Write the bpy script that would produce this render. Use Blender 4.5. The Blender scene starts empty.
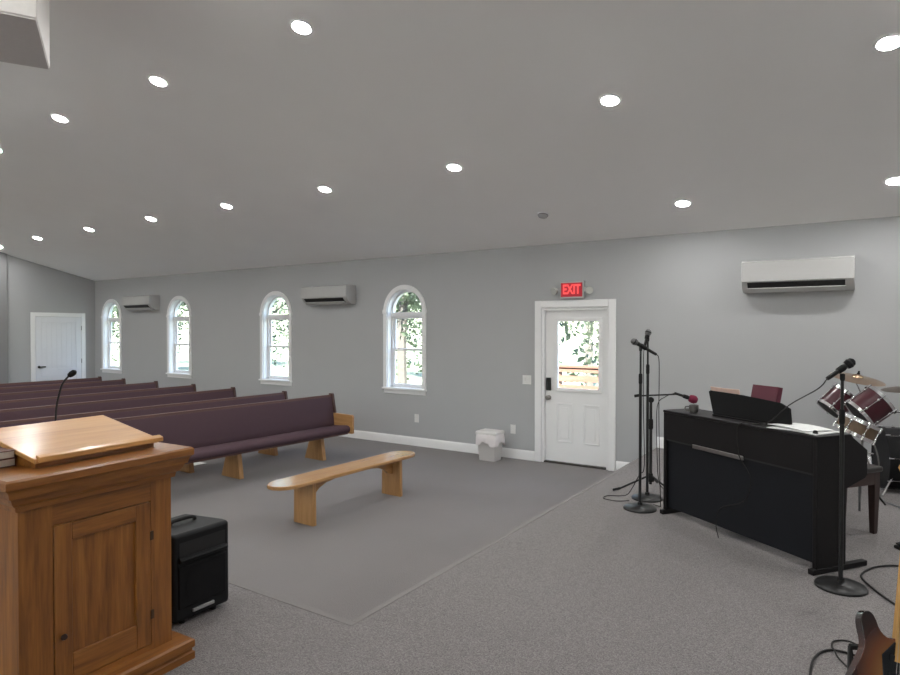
import bpy, bmesh, math, random
from mathutils import Vector, Matrix
random.seed(11)
R_ = math.radians
scn = bpy.context.scene
COL = scn.collection

# ------------------------------------------------------------------ camera, sky, sun, exposure
cam_d = bpy.data.cameras.new('camera')
cam_d.sensor_width = 36.0
cam_d.lens = 36.0 * 628.0 / 900.0
cam_d.clip_start = 0.05
cam_d.clip_end = 300
cam = bpy.data.objects.new('camera', cam_d)
cam.location = (0, 0, 1.78)
cam.rotation_euler = (R_(90 - 0.78), 0, R_(33.5))
COL.objects.link(cam)
scn.camera = cam

world = bpy.data.worlds.new('sky')
scn.world = world
world.use_nodes = True
wn = world.node_tree.nodes
wl = world.node_tree.links
sky = wn.new('ShaderNodeTexSky')
sky.sky_type = 'NISHITA'
sky.sun_disc = False
sky.sun_elevation = R_(55)
sky.sun_rotation = R_(100)
wn['Background'].inputs['Strength'].default_value = 1.6
wl.new(sky.outputs[0], wn['Background'].inputs['Color'])

sun_d = bpy.data.lights.new('sun', 'SUN')
sun_d.energy = 95.0
sun_d.angle = R_(0.6)
sun_d.color = (1.0, 0.95, 0.86)
sun = bpy.data.objects.new('sun', sun_d)
sun.rotation_euler = Vector((-0.30, 0.90, -1.0)).to_track_quat('-Z', 'Y').to_euler()
sun.location = (8, -20, 30)
COL.objects.link(sun)

LAMP = 355.0            # radiance of the recessed lamps' lenses
scn.view_settings.view_transform = 'Standard'
scn.view_settings.look = 'None'
scn.view_settings.exposure = 0.0
scn.view_settings.gamma = 1.0
scn.view_settings.use_curve_mapping = False
scn.cycles.sample_clamp_indirect = 30.0
scn.cycles.max_bounces = 10
scn.cycles.diffuse_bounces = 6
scn.cycles.transparent_max_bounces = 24

# ------------------------------------------------------------------ materials
def new_mat(name):
    m = bpy.data.materials.new(name)
    m.use_nodes = True
    nt = m.node_tree
    return m, nt, nt.nodes['Principled BSDF']

def lin(r, g, b):
    def c(v):
        v /= 255.0
        return v / 12.92 if v <= 0.04045 else ((v + 0.055) / 1.055) ** 2.4
    return (c(r), c(g), c(b), 1.0)

def plain(name, col, rough=0.5, metal=0.0, noise=0.06, scale=30.0, bump=0.0, coat=0.0):
    m, nt, b = new_mat(name)
    tc = nt.nodes.new('ShaderNodeTexCoord')
    no = nt.nodes.new('ShaderNodeTexNoise')
    no.inputs['Scale'].default_value = scale
    no.inputs['Detail'].default_value = 4
    nt.links.new(tc.outputs['Object'], no.inputs['Vector'])
    mp = nt.nodes.new('ShaderNodeMapRange')
    mp.inputs['To Min'].default_value = 1 - noise
    mp.inputs['To Max'].default_value = 1 + noise
    nt.links.new(no.outputs['Fac'], mp.inputs['Value'])
    mx = nt.nodes.new('ShaderNodeVectorMath')
    mx.operation = 'SCALE'
    mx.inputs[0].default_value = col[:3]
    nt.links.new(mp.outputs[0], mx.inputs['Scale'])
    nt.links.new(mx.outputs[0], b.inputs['Base Color'])
    b.inputs['Roughness'].default_value = rough
    b.inputs['Metallic'].default_value = metal
    b.inputs['Coat Weight'].default_value = coat
    if bump:
        bp = nt.nodes.new('ShaderNodeBump')
        bp.inputs['Strength'].default_value = bump
        bp.inputs['Distance'].default_value = 0.004
        nt.links.new(no.outputs['Fac'], bp.inputs['Height'])
        nt.links.new(bp.outputs[0], b.inputs['Normal'])
    return m

def matte(m, v):
    m.node_tree.nodes['Principled BSDF'].inputs['Specular IOR Level'].default_value = v

def wood(name, dark, mid, light, axis, rough=0.35, dens=26.0, coat=0.25):
    m, nt, b = new_mat(name)
    tc = nt.nodes.new('ShaderNodeTexCoord')
    mp = nt.nodes.new('ShaderNodeMapping')
    sc = [dens, dens, dens]
    sc['xyz'.index(axis)] = dens * 0.07
    mp.inputs['Scale'].default_value = sc
    nt.links.new(tc.outputs['Object'], mp.inputs['Vector'])
    n1 = nt.nodes.new('ShaderNodeTexNoise')
    n1.inputs['Scale'].default_value = 1.0
    n1.inputs['Detail'].default_value = 6
    n1.inputs['Distortion'].default_value = 0.7
    nt.links.new(mp.outputs[0], n1.inputs['Vector'])
    n2 = nt.nodes.new('ShaderNodeTexNoise')
    n2.inputs['Scale'].default_value = 5.0
    n2.inputs['Detail'].default_value = 3
    nt.links.new(mp.outputs[0], n2.inputs['Vector'])
    mixf = nt.nodes.new('ShaderNodeMix')
    mixf.data_type = 'FLOAT'
    mixf.inputs[0].default_value = 0.3
    nt.links.new(n1.outputs['Fac'], mixf.inputs[2])
    nt.links.new(n2.outputs['Fac'], mixf.inputs[3])
    cr = nt.nodes.new('ShaderNodeValToRGB')
    e = cr.color_ramp.elements
    e[0].position = 0.3; e[0].color = dark
    e[1].position = 0.72; e[1].color = light
    k = e.new(0.5); k.color = mid
    nt.links.new(mixf.outputs[0], cr.inputs['Fac'])
    nt.links.new(cr.outputs['Color'], b.inputs['Base Color'])
    b.inputs['Roughness'].default_value = rough
    b.inputs['Coat Weight'].default_value = coat
    b.inputs['Coat Roughness'].default_value = 0.15
    return m

def carpet_mat():
    m, nt, b = new_mat('carpet')
    tc = nt.nodes.new('ShaderNodeTexCoord')
    n1 = nt.nodes.new('ShaderNodeTexNoise')
    n1.inputs['Scale'].default_value = 210
    n1.inputs['Detail'].default_value = 3
    n2 = nt.nodes.new('ShaderNodeTexNoise')
    n2.inputs['Scale'].default_value = 1.3
    n2.inputs['Detail'].default_value = 3
    n3 = nt.nodes.new('ShaderNodeTexVoronoi')
    n3.inputs['Scale'].default_value = 160
    for n in (n1, n2, n3):
        nt.links.new(tc.outputs['Object'], n.inputs['Vector'])
    cr = nt.nodes.new('ShaderNodeValToRGB')
    e = cr.color_ramp.elements
    e[0].position = 0.32; e[0].color = (0.085, 0.077, 0.0755, 1)
    e[1].position = 0.70; e[1].color = (0.29, 0.265, 0.26, 1)
    nt.links.new(n1.outputs['Fac'], cr.inputs['Fac'])
    mp = nt.nodes.new('ShaderNodeMapRange')
    mp.inputs['To Min'].default_value = 0.86
    mp.inputs['To Max'].default_value = 1.12
    nt.links.new(n2.outputs['Fac'], mp.inputs['Value'])
    mx = nt.nodes.new('ShaderNodeVectorMath'); mx.operation = 'SCALE'
    nt.links.new(cr.outputs['Color'], mx.inputs[0])
    nt.links.new(mp.outputs[0], mx.inputs['Scale'])
    nt.links.new(mx.outputs[0], b.inputs['Base Color'])
    b.inputs['Roughness'].default_value = 0.85
    b.inputs['Sheen Weight'].default_value = 0.15
    bp = nt.nodes.new('ShaderNodeBump')
    bp.inputs['Strength'].default_value = 0.5
    bp.inputs['Distance'].default_value = 0.006
    nt.links.new(n3.outputs['Distance'], bp.inputs['Height'])
    nt.links.new(bp.outputs[0], b.inputs['Normal'])
    return m

def _carpet_strip():
    return plain('carpet_nosing', (0.215, 0.20, 0.195), 0.9, noise=0.35, scale=200, bump=0.3)

def emit_mat(name, col, strength, front=False, base=(0.8, 0.8, 0.8, 1)):
    m, nt, b = new_mat(name)
    b.inputs['Base Color'].default_value = base
    b.inputs['Emission Color'].default_value = col
    b.inputs['Emission Strength'].default_value = strength
    if front:
        m.cycles.emission_sampling = 'FRONT'
    return m

def glass_mat():
    m = bpy.data.materials.new('window_glass')
    m.use_nodes = True
    nt = m.node_tree
    for n in list(nt.nodes):
        nt.nodes.remove(n)
    out = nt.nodes.new('ShaderNodeOutputMaterial')
    mix = nt.nodes.new('ShaderNodeMixShader')
    tr = nt.nodes.new('ShaderNodeBsdfTransparent')
    tr.inputs['Color'].default_value = (0.93, 0.96, 0.95, 1)
    gl = nt.nodes.new('ShaderNodeBsdfGlossy')
    gl.inputs['Roughness'].default_value = 0.03
    lw = nt.nodes.new('ShaderNodeLayerWeight')
    lw.inputs['Blend'].default_value = 0.5
    pw = nt.nodes.new('ShaderNodeMath'); pw.operation = 'POWER'; pw.inputs[1].default_value = 5.0
    ma = nt.nodes.new('ShaderNodeMath'); ma.operation = 'MULTIPLY_ADD'; ma.inputs[1].default_value = 0.9; ma.inputs[2].default_value = 0.035
    nt.links.new(lw.outputs['Facing'], pw.inputs[0])
    nt.links.new(pw.outputs[0], ma.inputs[0])
    nt.links.new(ma.outputs[0], mix.inputs[0])
    nt.links.new(tr.outputs[0], mix.inputs[1])
    nt.links.new(gl.outputs[0], mix.inputs[2])
    nt.links.new(mix.outputs[0], out.inputs['Surface'])
    return m

M = {}
M['carpet'] = carpet_mat()
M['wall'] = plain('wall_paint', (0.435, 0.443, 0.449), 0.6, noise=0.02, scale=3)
M['nosing'] = _carpet_strip()
M['wallgrey'] = plain('vestibule_grey', (0.25, 0.25, 0.255), 0.6, noise=0.02, scale=3)  # vestibule face set to a darker grey than the other walls
M['ceil'] = plain('ceiling_paint', (0.94, 0.93, 0.915), 0.6, noise=0.02, scale=2)
M['white'] = plain('white_trim_paint', (0.86, 0.86, 0.86), 0.35, noise=0.02, scale=6)
M['door'] = plain('door_paint', (0.85, 0.85, 0.85), 0.4, noise=0.02, scale=6)
M['bluewhite'] = plain('far_door_paint', (0.78, 0.79, 0.82), 0.4, noise=0.02, scale=6)
M['vinyl'] = plain('white_vinyl', (0.82, 0.82, 0.83), 0.35, noise=0.02)
M['plastic_white'] = plain('white_plastic', (0.50, 0.50, 0.49), 0.15, noise=0.02)
M['plastic_cream'] = plain('white_bin_plastic', (0.72, 0.70, 0.68), 0.4, noise=0.03)
M['liner'] = plain('liner_film', (0.78, 0.74, 0.74), 0.35, noise=0.05, scale=12)
M['outlet'] = plain('outlet_plastic', (0.78, 0.78, 0.76), 0.35)
M['dark'] = plain('dark_slot', (0.012, 0.012, 0.013), 0.6)
M['black'] = plain('black_paint', (0.009, 0.009, 0.010), 0.5, noise=0.1)
M['blackmetal'] = plain('black_metal', (0.02, 0.02, 0.02), 0.38, metal=0.3)
M['rubber'] = plain('black_rubber', (0.016, 0.016, 0.016), 0.7)
M['cable'] = plain('black_cable', (0.02, 0.019, 0.018), 0.5)
M['speakerbox'] = plain('speaker_plastic', (0.011, 0.0115, 0.0125), 0.55, noise=0.15, scale=300, bump=0.2)
M['speakergrille'] = plain('speaker_grille', (0.006, 0.006, 0.007), 0.6, noise=0.3, scale=400, bump=0.3)
M['silver'] = plain('silver_badge', (0.45, 0.45, 0.45), 0.35, metal=0.5)
M['chrome'] = plain('chrome', (0.75, 0.75, 0.76), 0.15, metal=1.0, noise=0.02)
M['steel'] = plain('brushed_steel', (0.30, 0.29, 0.28), 0.35, metal=1.0, noise=0.05)
M['mesh_grey'] = plain('mic_mesh', (0.16, 0.16, 0.16), 0.45, metal=0.7, noise=0.4, scale=500)
M['foam_black'] = plain('black_foam', (0.012, 0.012, 0.013), 0.9, noise=0.3, scale=300, bump=0.3)
M['foam_pink'] = plain('pink_foam', lin(118, 30, 58), 0.9, noise=0.15, scale=300, bump=0.3)
M['fabric'] = plain('maroon_pew_fabric', (0.078, 0.041, 0.052), 0.8, noise=0.18, scale=160, bump=0.25)
OD, OM, OL = (0.125, 0.040, 0.006, 1), (0.25, 0.090, 0.0145, 1), (0.37, 0.148, 0.028, 1)
M['oak_x'] = wood('oak_x', OD, OM, OL, 'x')
M['oak_y'] = wood('oak_y', OD, OM, OL, 'y')
M['oak_z'] = wood('oak_z', OD, OM, OL, 'z')
M['rest_y'] = wood('oak_rest', (0.46, 0.22, 0.065, 1), (0.56, 0.29, 0.09, 1), (0.64, 0.36, 0.13, 1), 'y', rough=0.34, coat=0.15, dens=18)
LD, LM, LL = (0.36, 0.18, 0.065, 1), (0.47, 0.25, 0.095, 1), (0.56, 0.32, 0.14, 1)
M['pine_y'] = wood('light_oak_y', LD, LM, LL, 'y', rough=0.22, coat=0.5)
M['pine_z'] = wood('light_oak_z', LD, LM, LL, 'z')
M['pine_x'] = wood('light_oak_x', LD, LM, LL, 'x')
M['railcap'] = wood('pew_cap', (0.085, 0.042, 0.036, 1), (0.11, 0.053, 0.044, 1), (0.14, 0.065, 0.05, 1), 'y', rough=0.55, coat=0)
M['endpost'] = wood('pew_end_post', (0.055, 0.026, 0.02, 1), (0.075, 0.034, 0.026, 1), (0.10, 0.046, 0.03, 1), 'z', rough=0.5, coat=0)
M['darkwood'] = wood('bench_mahogany', (0.018, 0.008, 0.006, 1), (0.03, 0.012, 0.009, 1), (0.045, 0.018, 0.012, 1), 'z')
M['hinge'] = plain('bronze_hinge', (0.07, 0.035, 0.018), 0.5, metal=0.3)
M['benchpad'] = plain('bench_leatherette', (0.02, 0.017, 0.016), 0.35)
M['piano_back'] = plain('piano_back_board', (0.0085, 0.0095, 0.0125), 0.55, noise=0.1, scale=8)
M['piano'] = plain('piano_satin_black', (0.010, 0.009, 0.0095), 0.5, noise=0.05, scale=8)
M['restblack'] = plain('rest_black', (0.004, 0.004, 0.0045), 0.8)
M['ivory'] = plain('piano_keys', (0.7, 0.69, 0.66), 0.25)
M['paper'] = plain('paper', (0.74, 0.75, 0.74), 0.7, noise=0.05)
M['papertint'] = plain('paper_peach', (0.72, 0.52, 0.44), 0.7, noise=0.2, scale=25)
M['redbook'] = plain('maroon_book_cloth', lin(90, 27, 46), 0.5)
M['hymnal'] = plain('hymnal_cover', lin(92, 50, 44), 0.5)
M['pages'] = plain('page_edges', (0.55, 0.49, 0.42), 0.7, noise=0.15, scale=200)
M['cup'] = plain('grey_ceramic', (0.12, 0.115, 0.11), 0.4, noise=0.4, scale=40)
M['maroon'] = plain('maroon_drum_wrap', (0.050, 0.006, 0.012), 0.32, noise=0.12, scale=8, coat=0.15)
M['snarewood'] = wood('snare_shell', (0.10, 0.065, 0.035, 1), (0.14, 0.09, 0.05, 1), (0.18, 0.12, 0.07, 1), 'z')
M['drumhead'] = plain('white_drumhead', (0.4, 0.4, 0.38), 0.4)
M['blackhead'] = plain('black_drumhead', (0.007, 0.007, 0.008), 0.6)
M['bronze'] = plain('cymbal_bronze', (0.36, 0.25, 0.17), 0.32, metal=0.9, noise=0.15, scale=20)
M['bronze_dark'] = plain('cymbal_dark_bronze', (0.10, 0.075, 0.055), 0.4, metal=0.8, noise=0.2, scale=20)
M['maple'] = wood('maple_neck', (0.42, 0.22, 0.06, 1), (0.52, 0.29, 0.09, 1), (0.6, 0.36, 0.13, 1), 'z', rough=0.25)
M['rosewood'] = plain('fretboard', (0.05, 0.025, 0.014), 0.45, noise=0.2)
M['pickguard'] = plain('black_pickguard', (0.008, 0.009, 0.011), 0.25)
M['grass'] = plain('grass', (0.062, 0.076, 0.045), 0.9, noise=0.35, scale=1.5)
M['bounce_ground'] = plain('pale_bounce_ground', (0.56, 0.55, 0.53), 0.9, noise=0.15, scale=6)  # for unseen ground, made pale to bounce sunlight indoors
M['leaf'] = plain('leaves', (0.098, 0.124, 0.084), 0.7, noise=0.35, scale=2)
M['bark'] = plain('bark', (0.045, 0.040, 0.036), 0.9, noise=0.3, scale=12)
M['deck'] = wood('red_deck_boards', (0.065, 0.026, 0.016, 1), (0.08, 0.034, 0.022, 1), (0.095, 0.044, 0.03, 1), 'x', rough=0.7, coat=0, dens=10)
M['siding'] = plain('white_siding', (0.7, 0.7, 0.7), 0.6)
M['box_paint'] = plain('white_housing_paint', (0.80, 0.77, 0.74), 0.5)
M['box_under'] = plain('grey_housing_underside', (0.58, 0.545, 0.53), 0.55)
M['glass'] = glass_mat()
M['lens'] = emit_mat('lamp_lens', (1.0, 0.99, 0.97, 1), LAMP, True)
M['exit_letter'] = emit_mat('exit_letters', (1.0, 0.09, 0.09, 1), 0.9, base=(0.7, 0.06, 0.06, 1))
M['exit_panel'] = emit_mat('exit_panel', (1.0, 0.03, 0.06, 1), 0.12, base=(0.42, 0.012, 0.03, 1))
M['lamp_head'] = plain('emergency_lens', (0.55, 0.56, 0.52), 0.2)

matte(M['ceil'], 0.0)
for k in ('black', 'piano', 'piano_back', 'restblack', 'speakerbox', 'speakergrille', 'blackhead', 'cable', 'rubber', 'foam_black'):
    matte(M[k], 0.22)
def sunburst_mat():
    m, nt, b = new_mat('sunburst_lacquer')
    tc = nt.nodes.new('ShaderNodeTexCoord')
    mp = nt.nodes.new('ShaderNodeMapping')
    mp.inputs['Location'].default_value = (0, 0, -0.20 * 4.6)
    mp.inputs['Scale'].default_value = (6.1, 0.0, 4.6)
    nt.links.new(tc.outputs['Object'], mp.inputs['Vector'])
    ln = nt.nodes.new('ShaderNodeVectorMath'); ln.operation = 'LENGTH'
    nt.links.new(mp.outputs[0], ln.inputs[0])
    cr = nt.nodes.new('ShaderNodeValToRGB')
    e = cr.color_ramp.elements
    e[0].position = 0.25; e[0].color = (0.28, 0.11, 0.018, 1)
    e[1].position = 0.98; e[1].color = (0.014, 0.005, 0.004, 1)
    k = e.new(0.62); k.color = (0.14, 0.038, 0.009, 1)
    k = e.new(0.85); k.color = (0.05, 0.012, 0.007, 1)
    nt.links.new(ln.outputs['Value'], cr.inputs['Fac'])
    nt.links.new(cr.outputs['Color'], b.inputs['Base Color'])
    b.inputs['Roughness'].default_value = 0.2
    b.inputs['Coat Weight'].default_value = 0.6
    return m
M['sunburst'] = sunburst_mat()

# ------------------------------------------------------------------ mesh helpers
class MB:
    def __init__(s):
        s.bm = bmesh.new()

    def _add(s, verts, faces):
        vs = [s.bm.verts.new(v) for v in verts]
        for f in faces:
            try:
                s.bm.faces.new([vs[i] for i in f])
            except ValueError:
                pass
        return vs

    def box(s, x0, x1, y0, y1, z0, z1, mat=None):
        v = [Vector(p) for p in ((x0, y0, z0), (x1, y0, z0), (x1, y1, z0), (x0, y1, z0),
                                 (x0, y0, z1), (x1, y0, z1), (x1, y1, z1), (x0, y1, z1))]
        if mat is not None:
            v = [mat @ p for p in v]
        s._add(v, [(3, 2, 1, 0), (4, 5, 6, 7), (0, 1, 5, 4), (1, 2, 6, 5), (2, 3, 7, 6), (3, 0, 4, 7)])
        return s

    def prism(s, pts, a0, a1, plane='xz', mat=None):
        """polygon pts in a plane, extruded along the third axis from a0 to a1"""
        def mk(p, a):
            if plane == 'xz': q = Vector((p[0], a, p[1]))
            elif plane == 'yz': q = Vector((a, p[0], p[1]))
            else: q = Vector((p[0], p[1], a))
            return mat @ q if mat is not None else q
        n = len(pts)
        vs = [mk(p, a0) for p in pts] + [mk(p, a1) for p in pts]
        fs = [tuple(range(n)), tuple(range(2 * n - 1, n - 1, -1))]
        for i in range(n):
            j = (i + 1) % n
            fs.append((i, i + n, j + n, j))
        s._add(vs, fs)
        return s

    def loft_rect(s, x0, x1, y0, y1, prof, cap=True):
        rings = []
        for z, o in prof:
            rings.append([(x0 - o, y0 - o, z), (x1 + o, y0 - o, z), (x1 + o, y1 + o, z), (x0 - o, y1 + o, z)])
        vs = [p for r in rings for p in r]
        fs = []
        for k in range(len(rings) - 1):
            a, b = 4 * k, 4 * (k + 1)
            for i in range(4):
                j = (i + 1) % 4
                fs.append((a + i, a + j, b + j, b + i))
        if cap:
            fs.append((3, 2, 1, 0))
            e = 4 * (len(rings) - 1)
            fs.append((e, e + 1, e + 2, e + 3))
        s._add(vs, fs)
        return s

    def lathe(s, prof, org=(0, 0, 0), axis=(0, 0, 1), n=24, cap=True):
        """prof = (radius, height along the axis)"""
        q = Vector((0, 0, 1)).rotation_difference(Vector(axis).normalized()).to_matrix()
        o = Vector(org)
        vs, fs = [], []
        for r, h in prof:
            for i in range(n):
                a = 2 * math.pi * i / n
                vs.append(o + q @ Vector((r * math.cos(a), r * math.sin(a), h)))
        for k in range(len(prof) - 1):
            for i in range(n):
                j = (i + 1) % n
                fs.append((k * n + i, k * n + j, (k + 1) * n + j, (k + 1) * n + i))
        if cap:
            fs.append(tuple(range(n - 1, -1, -1)))
            e = (len(prof) - 1) * n
            fs.append(tuple(range(e, e + n)))
        s._add(vs, fs)
        return s

    def cyl(s, p0, p1, r0, r1=None, n=12):
        p0, p1 = Vector(p0), Vector(p1)
        d = p1 - p0
        return s.lathe([(r0, 0), (r0 if r1 is None else r1, d.length)], p0, d, n)

    def ball(s, c, r, n=14, sc=(1, 1, 1)):
        prof = [(max(1e-4, r * math.sin(math.pi * k / 8)), -r * math.cos(math.pi * k / 8)) for k in range(9)]
        n0 = len(s.bm.verts)
        s.lathe(prof, (0, 0, 0), (0, 0, 1), n)
        s.bm.verts.ensure_lookup_table()
        for v in s.bm.verts[n0:]:
            v.co = Vector((v.co.x * sc[0], v.co.y * sc[1], v.co.z * sc[2])) + Vector(c)
        return s

    def tube(s, pts, r, n=8, smooth=0):
        P = [Vector(p) for p in pts]
        if smooth and len(P) > 2:
            Q = []
            for i in range(len(P) - 1):
                a = P[max(i - 1, 0)]; b = P[i]; c = P[i + 1]; d = P[min(i + 2, len(P) - 1)]
                for k in range(smooth):
                    t = k / smooth
                    Q.append(0.5 * ((2 * b) + (c - a) * t + (2 * a - 5 * b + 4 * c - d) * t * t + (3 * b - a - 3 * c + d) * t ** 3))
            Q.append(P[-1]); P = Q
        vs, fs = [], []
        up = None
        for i, p in enumerate(P):
            t = (P[min(i + 1, len(P) - 1)] - P[max(i - 1, 0)])
            if t.length < 1e-7: t = Vector((0, 0, 1))
            t.normalize()
            if up is None:
                up = t.orthogonal().normalized()
            else:
                up = (up - t * up.dot(t))
                up = up.normalized() if up.length > 1e-5 else t.orthogonal().normalized()
            w = t.cross(up)
            for k in range(n):
                a = 2 * math.pi * k / n
                vs.append(p + (up * math.cos(a) + w * math.sin(a)) * r)
        for i in range(len(P) - 1):
            for k in range(n):
                j = (k + 1) % n
                fs.append((i * n + k, i * n + j, (i + 1) * n + j, (i + 1) * n + k))
        fs.append(tuple(range(n - 1, -1, -1)))
        e = (len(P) - 1) * n
        fs.append(tuple(range(e, e + n)))
        s._add(vs, fs)
        return s

    def build(s, name, mat, parent=None, bevel=0.0, seg=2, angle=40):
        bm = s.bm
        bmesh.ops.recalc_face_normals(bm, faces=bm.faces[:])
        lim = R_(angle)
        for f in bm.faces:
            f.smooth = True
        for e in bm.edges:
            if len(e.link_faces) != 2 or e.calc_face_angle(0) > lim:
                e.smooth = False
        me = bpy.data.meshes.new(name)
        bm.to_mesh(me); bm.free()
        me.materials.append(mat)
        o = bpy.data.objects.new(name, me)
        COL.objects.link(o)
        if parent is not None:
            o.parent = parent
        if bevel:
            b = o.modifiers.new('edge', 'BEVEL')
            b.width = bevel; b.segments = seg; b.limit_method = 'ANGLE'; b.angle_limit = R_(40)
            b.harden_normals = False
        return o

def tag(o, label=None, cat=None, group=None, kind=None):
    if label: o['label'] = label
    if cat: o['category'] = cat
    if group: o['group'] = group
    if kind: o['kind'] = kind
    return o

def thing(name, label, cat, loc=(0, 0, 0), rz=0.0, group=None):
    o = bpy.data.objects.new(name, None)
    o.empty_display_size = 0.1
    COL.objects.link(o)
    o.location = loc
    o.rotation_euler = (0, 0, R_(rz))
    return tag(o, label, cat, group)

def struct_empty(name, loc=(0, 0, 0)):
    o = bpy.data.objects.new(name, None)
    COL.objects.link(o); o.location = loc
    o['kind'] = 'structure'
    return o

def struct(mb, name, mat, **k):
    return tag(mb.build(name, mat, **k), kind='structure')

def copy_tree(o, parent=None):
    c = o.copy()
    COL.objects.link(c)
    if parent is not None: c.parent = parent
    for ch in list(o.children):
        copy_tree(ch, c)
    return c

# ------------------------------------------------------------------ the place
D = 7.68          # inner face of the window wall (y)
H0 = 2.90         # height of the side walls
SL = 0.245        # roof slope
RIDGE = 0.5
YS = 2 * RIDGE - D      # the opposite side wall
XB = -15.05       # back wall
XF = 4.2          # wall behind the stage
HS = 0.35         # stage height
XS = -2.09        # stage edge
ceil_z = lambda y: H0 + SL * (D - y) if y >= RIDGE else H0 + SL * (y - YS)
ZR = ceil_z(RIDGE)
TW = 0.16

mb = MB(); mb.box(XB - TW, XF + TW, YS - TW, D + TW, -0.15, 0.0)
struct(mb, 'floor', M['carpet'])
mb = MB()
mb.prism([(XS, D), (XS, 2.28), (-3.28, 2.28), (-3.28, -1.28), (XS, -1.28), (XS, YS), (XF, YS), (XF, D)], 0.0, HS, 'xy')
struct(mb, 'floor_stage', M['carpet'], bevel=0.012)
mb = MB()
mb.prism([(D + 0.3, H0 - 0.0735), (RIDGE, ZR), (YS - 0.3, H0 - 0.0735), (YS - 0.3, H0 + 0.08), (RIDGE, ZR + 0.2), (D + 0.3, H0 + 0.08)],
         XB - 0.4, XF + 0.4, 'yz')
struct(mb, 'ceiling', M['ceil'])

# window wall with arched holes
WIN = [(-5.92, 1), (-8.83, 2), (-11.74, 3), (-14.32, 4)]
WW, WZ0, WSP = 0.345, 0.86, 2.05         # half width, sill height, spring line
DX0, DX1, DZ1 = -3.61, -2.69, 2.06       # door opening
mb = MB()
cuts = sorted([(x - WW, x + WW, 'w') for x, _ in WIN] + [(DX0, DX1, 'd')])
x = XB - TW
for a, b, k in cuts:
    mb.box(x, a, D, D + TW, 0, H0 + 0.02)
    if k == 'd':
        mb.box(a, b, D, D + TW, DZ1, H0 + 0.02)
    else:
        mb.box(a, b, D, D + TW, 0, WZ0)
        xc = (a + b) / 2
        pts = [(a, WSP)]
        for i in range(1, 16):
            t = math.pi - math.pi * i / 16
            pts.append((xc + WW * math.cos(t), WSP + WW * math.sin(t)))
        pts += [(b, WSP), (b, H0 + 0.02), (a, H0 + 0.02)]
        # two halves keep the polygons simple
        half = 8
        mb.prism(pts[:half + 1] + [(xc, H0 + 0.02), (a, H0 + 0.02)], D, D + TW, 'xz')
        mb.prism(pts[half:17] + [(b, H0 + 0.02), (xc, H0 + 0.02)], D, D + TW, 'xz')
        mb.box(a, b, D, D + TW, WZ0, WZ0 + 0.001)
    x = b
mb.box(x, XF + TW, D, D + TW, 0, H0 + 0.02)
struct(mb, 'wall_right', M['wall'])
def gable(x0, x1, name):
    mb = MB()
    mb.prism([(YS, 0), (D, 0), (D, H0 + 0.02), (RIDGE, ZR + 0.02), (YS, H0 + 0.02)], x0, x1, 'yz')
    struct(mb, name, M['wall'])
gable(XB - TW, XB, 'wall_back')
gable(XF, XF + TW, 'wall_front')
ADDED_WIN = [1.6, -0.9, -3.4, -5.9, -8.4, -10.9, -13.4]      # unseen windows added in the opposite wall to brighten the ceiling
mb = MB()
x = XB - TW
for xc in sorted(ADDED_WIN):
    mb.box(x, xc - 0.45, YS - TW, YS, 0, H0 + 0.02)
    mb.box(xc - 0.45, xc + 0.45, YS - TW, YS, 0, 0.86)
    mb.box(xc - 0.45, xc + 0.45, YS - TW, YS, 2.4, H0 + 0.02)
    x = xc + 0.45
mb.box(x, XF + TW, YS - TW, YS, 0, H0 + 0.02)
struct(mb, 'wall_left', M['wall'])
for i, xc in enumerate(sorted(ADDED_WIN)):
    wr = struct_empty('window_%d' % (5 + i), (xc, YS, 0))  # added window out of view, there for its daylight
    c = MB()
    for x0, x1, z0, z1 in ((-0.52, -0.45, 0.80, 2.46), (0.45, 0.52, 0.80, 2.46), (-0.45, 0.45, 2.40, 2.46), (-0.45, 0.45, 0.80, 0.86)):
        c.box(x0, x1, -0.02, 0.02, z0, z1)
    c.build('window_casing', M['white'], wr)
    c = MB()
    for x0, x1, z0, z1 in ((-0.45, -0.40, 0.86, 2.40), (0.40, 0.45, 0.86, 2.40), (-0.40, 0.40, 2.35, 2.40), (-0.40, 0.40, 0.86, 0.91), (-0.40, 0.40, 1.60, 1.65)):
        c.box(x0, x1, -0.13, -0.09, z0, z1)
    fr = c.build('window_frame', M['vinyl'], wr)
    c = MB(); c.box(-0.41, 0.41, -0.112, -0.108, 0.90, 2.36); c.build('pane', M['glass'], fr)
mb = MB()
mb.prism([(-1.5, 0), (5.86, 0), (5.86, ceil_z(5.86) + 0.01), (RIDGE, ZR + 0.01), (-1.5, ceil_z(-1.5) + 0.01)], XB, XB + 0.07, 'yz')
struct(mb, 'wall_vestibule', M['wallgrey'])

mb = MB()
mb.box(XS - 0.002, XS + 0.040, 2.28, D - 0.02, HS - 0.02, HS + 0.003)
mb.box(-3.28, XS + 0.040, 2.24, 2.282, HS - 0.02, HS + 0.003)
struct(mb, 'trim_1', M['nosing'], bevel=0.004)
# baseboards
def bb(pts, name):
    pass
prof = lambda z: [(z, 0.016), (z + 0.10, 0.016), (z + 0.115, 0.010), (z + 0.125, 0.004)]
mb = MB()
for a, b, z in ((XB, DX0 - 0.10, 0.0), (DX1 + 0.10, XS, 0.0), (XS, XF, HS)):
    pts = [(D, z), (D - 0.016, z), (D - 0.016, z + 0.10), (D - 0.010, z + 0.118), (D - 0.004, z + 0.13), (D, z + 0.13)]
    mb.prism(pts, a, b, 'yz')
struct(mb, 'baseboard_right', M['white'])
mb = MB()
for a, b in ((5.86, 6.30), (7.46, D)):
    mb.box(XB, XB + 0.016, a, b, 0, 0.13)
struct(mb, 'baseboard_back', M['white'])

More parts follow.
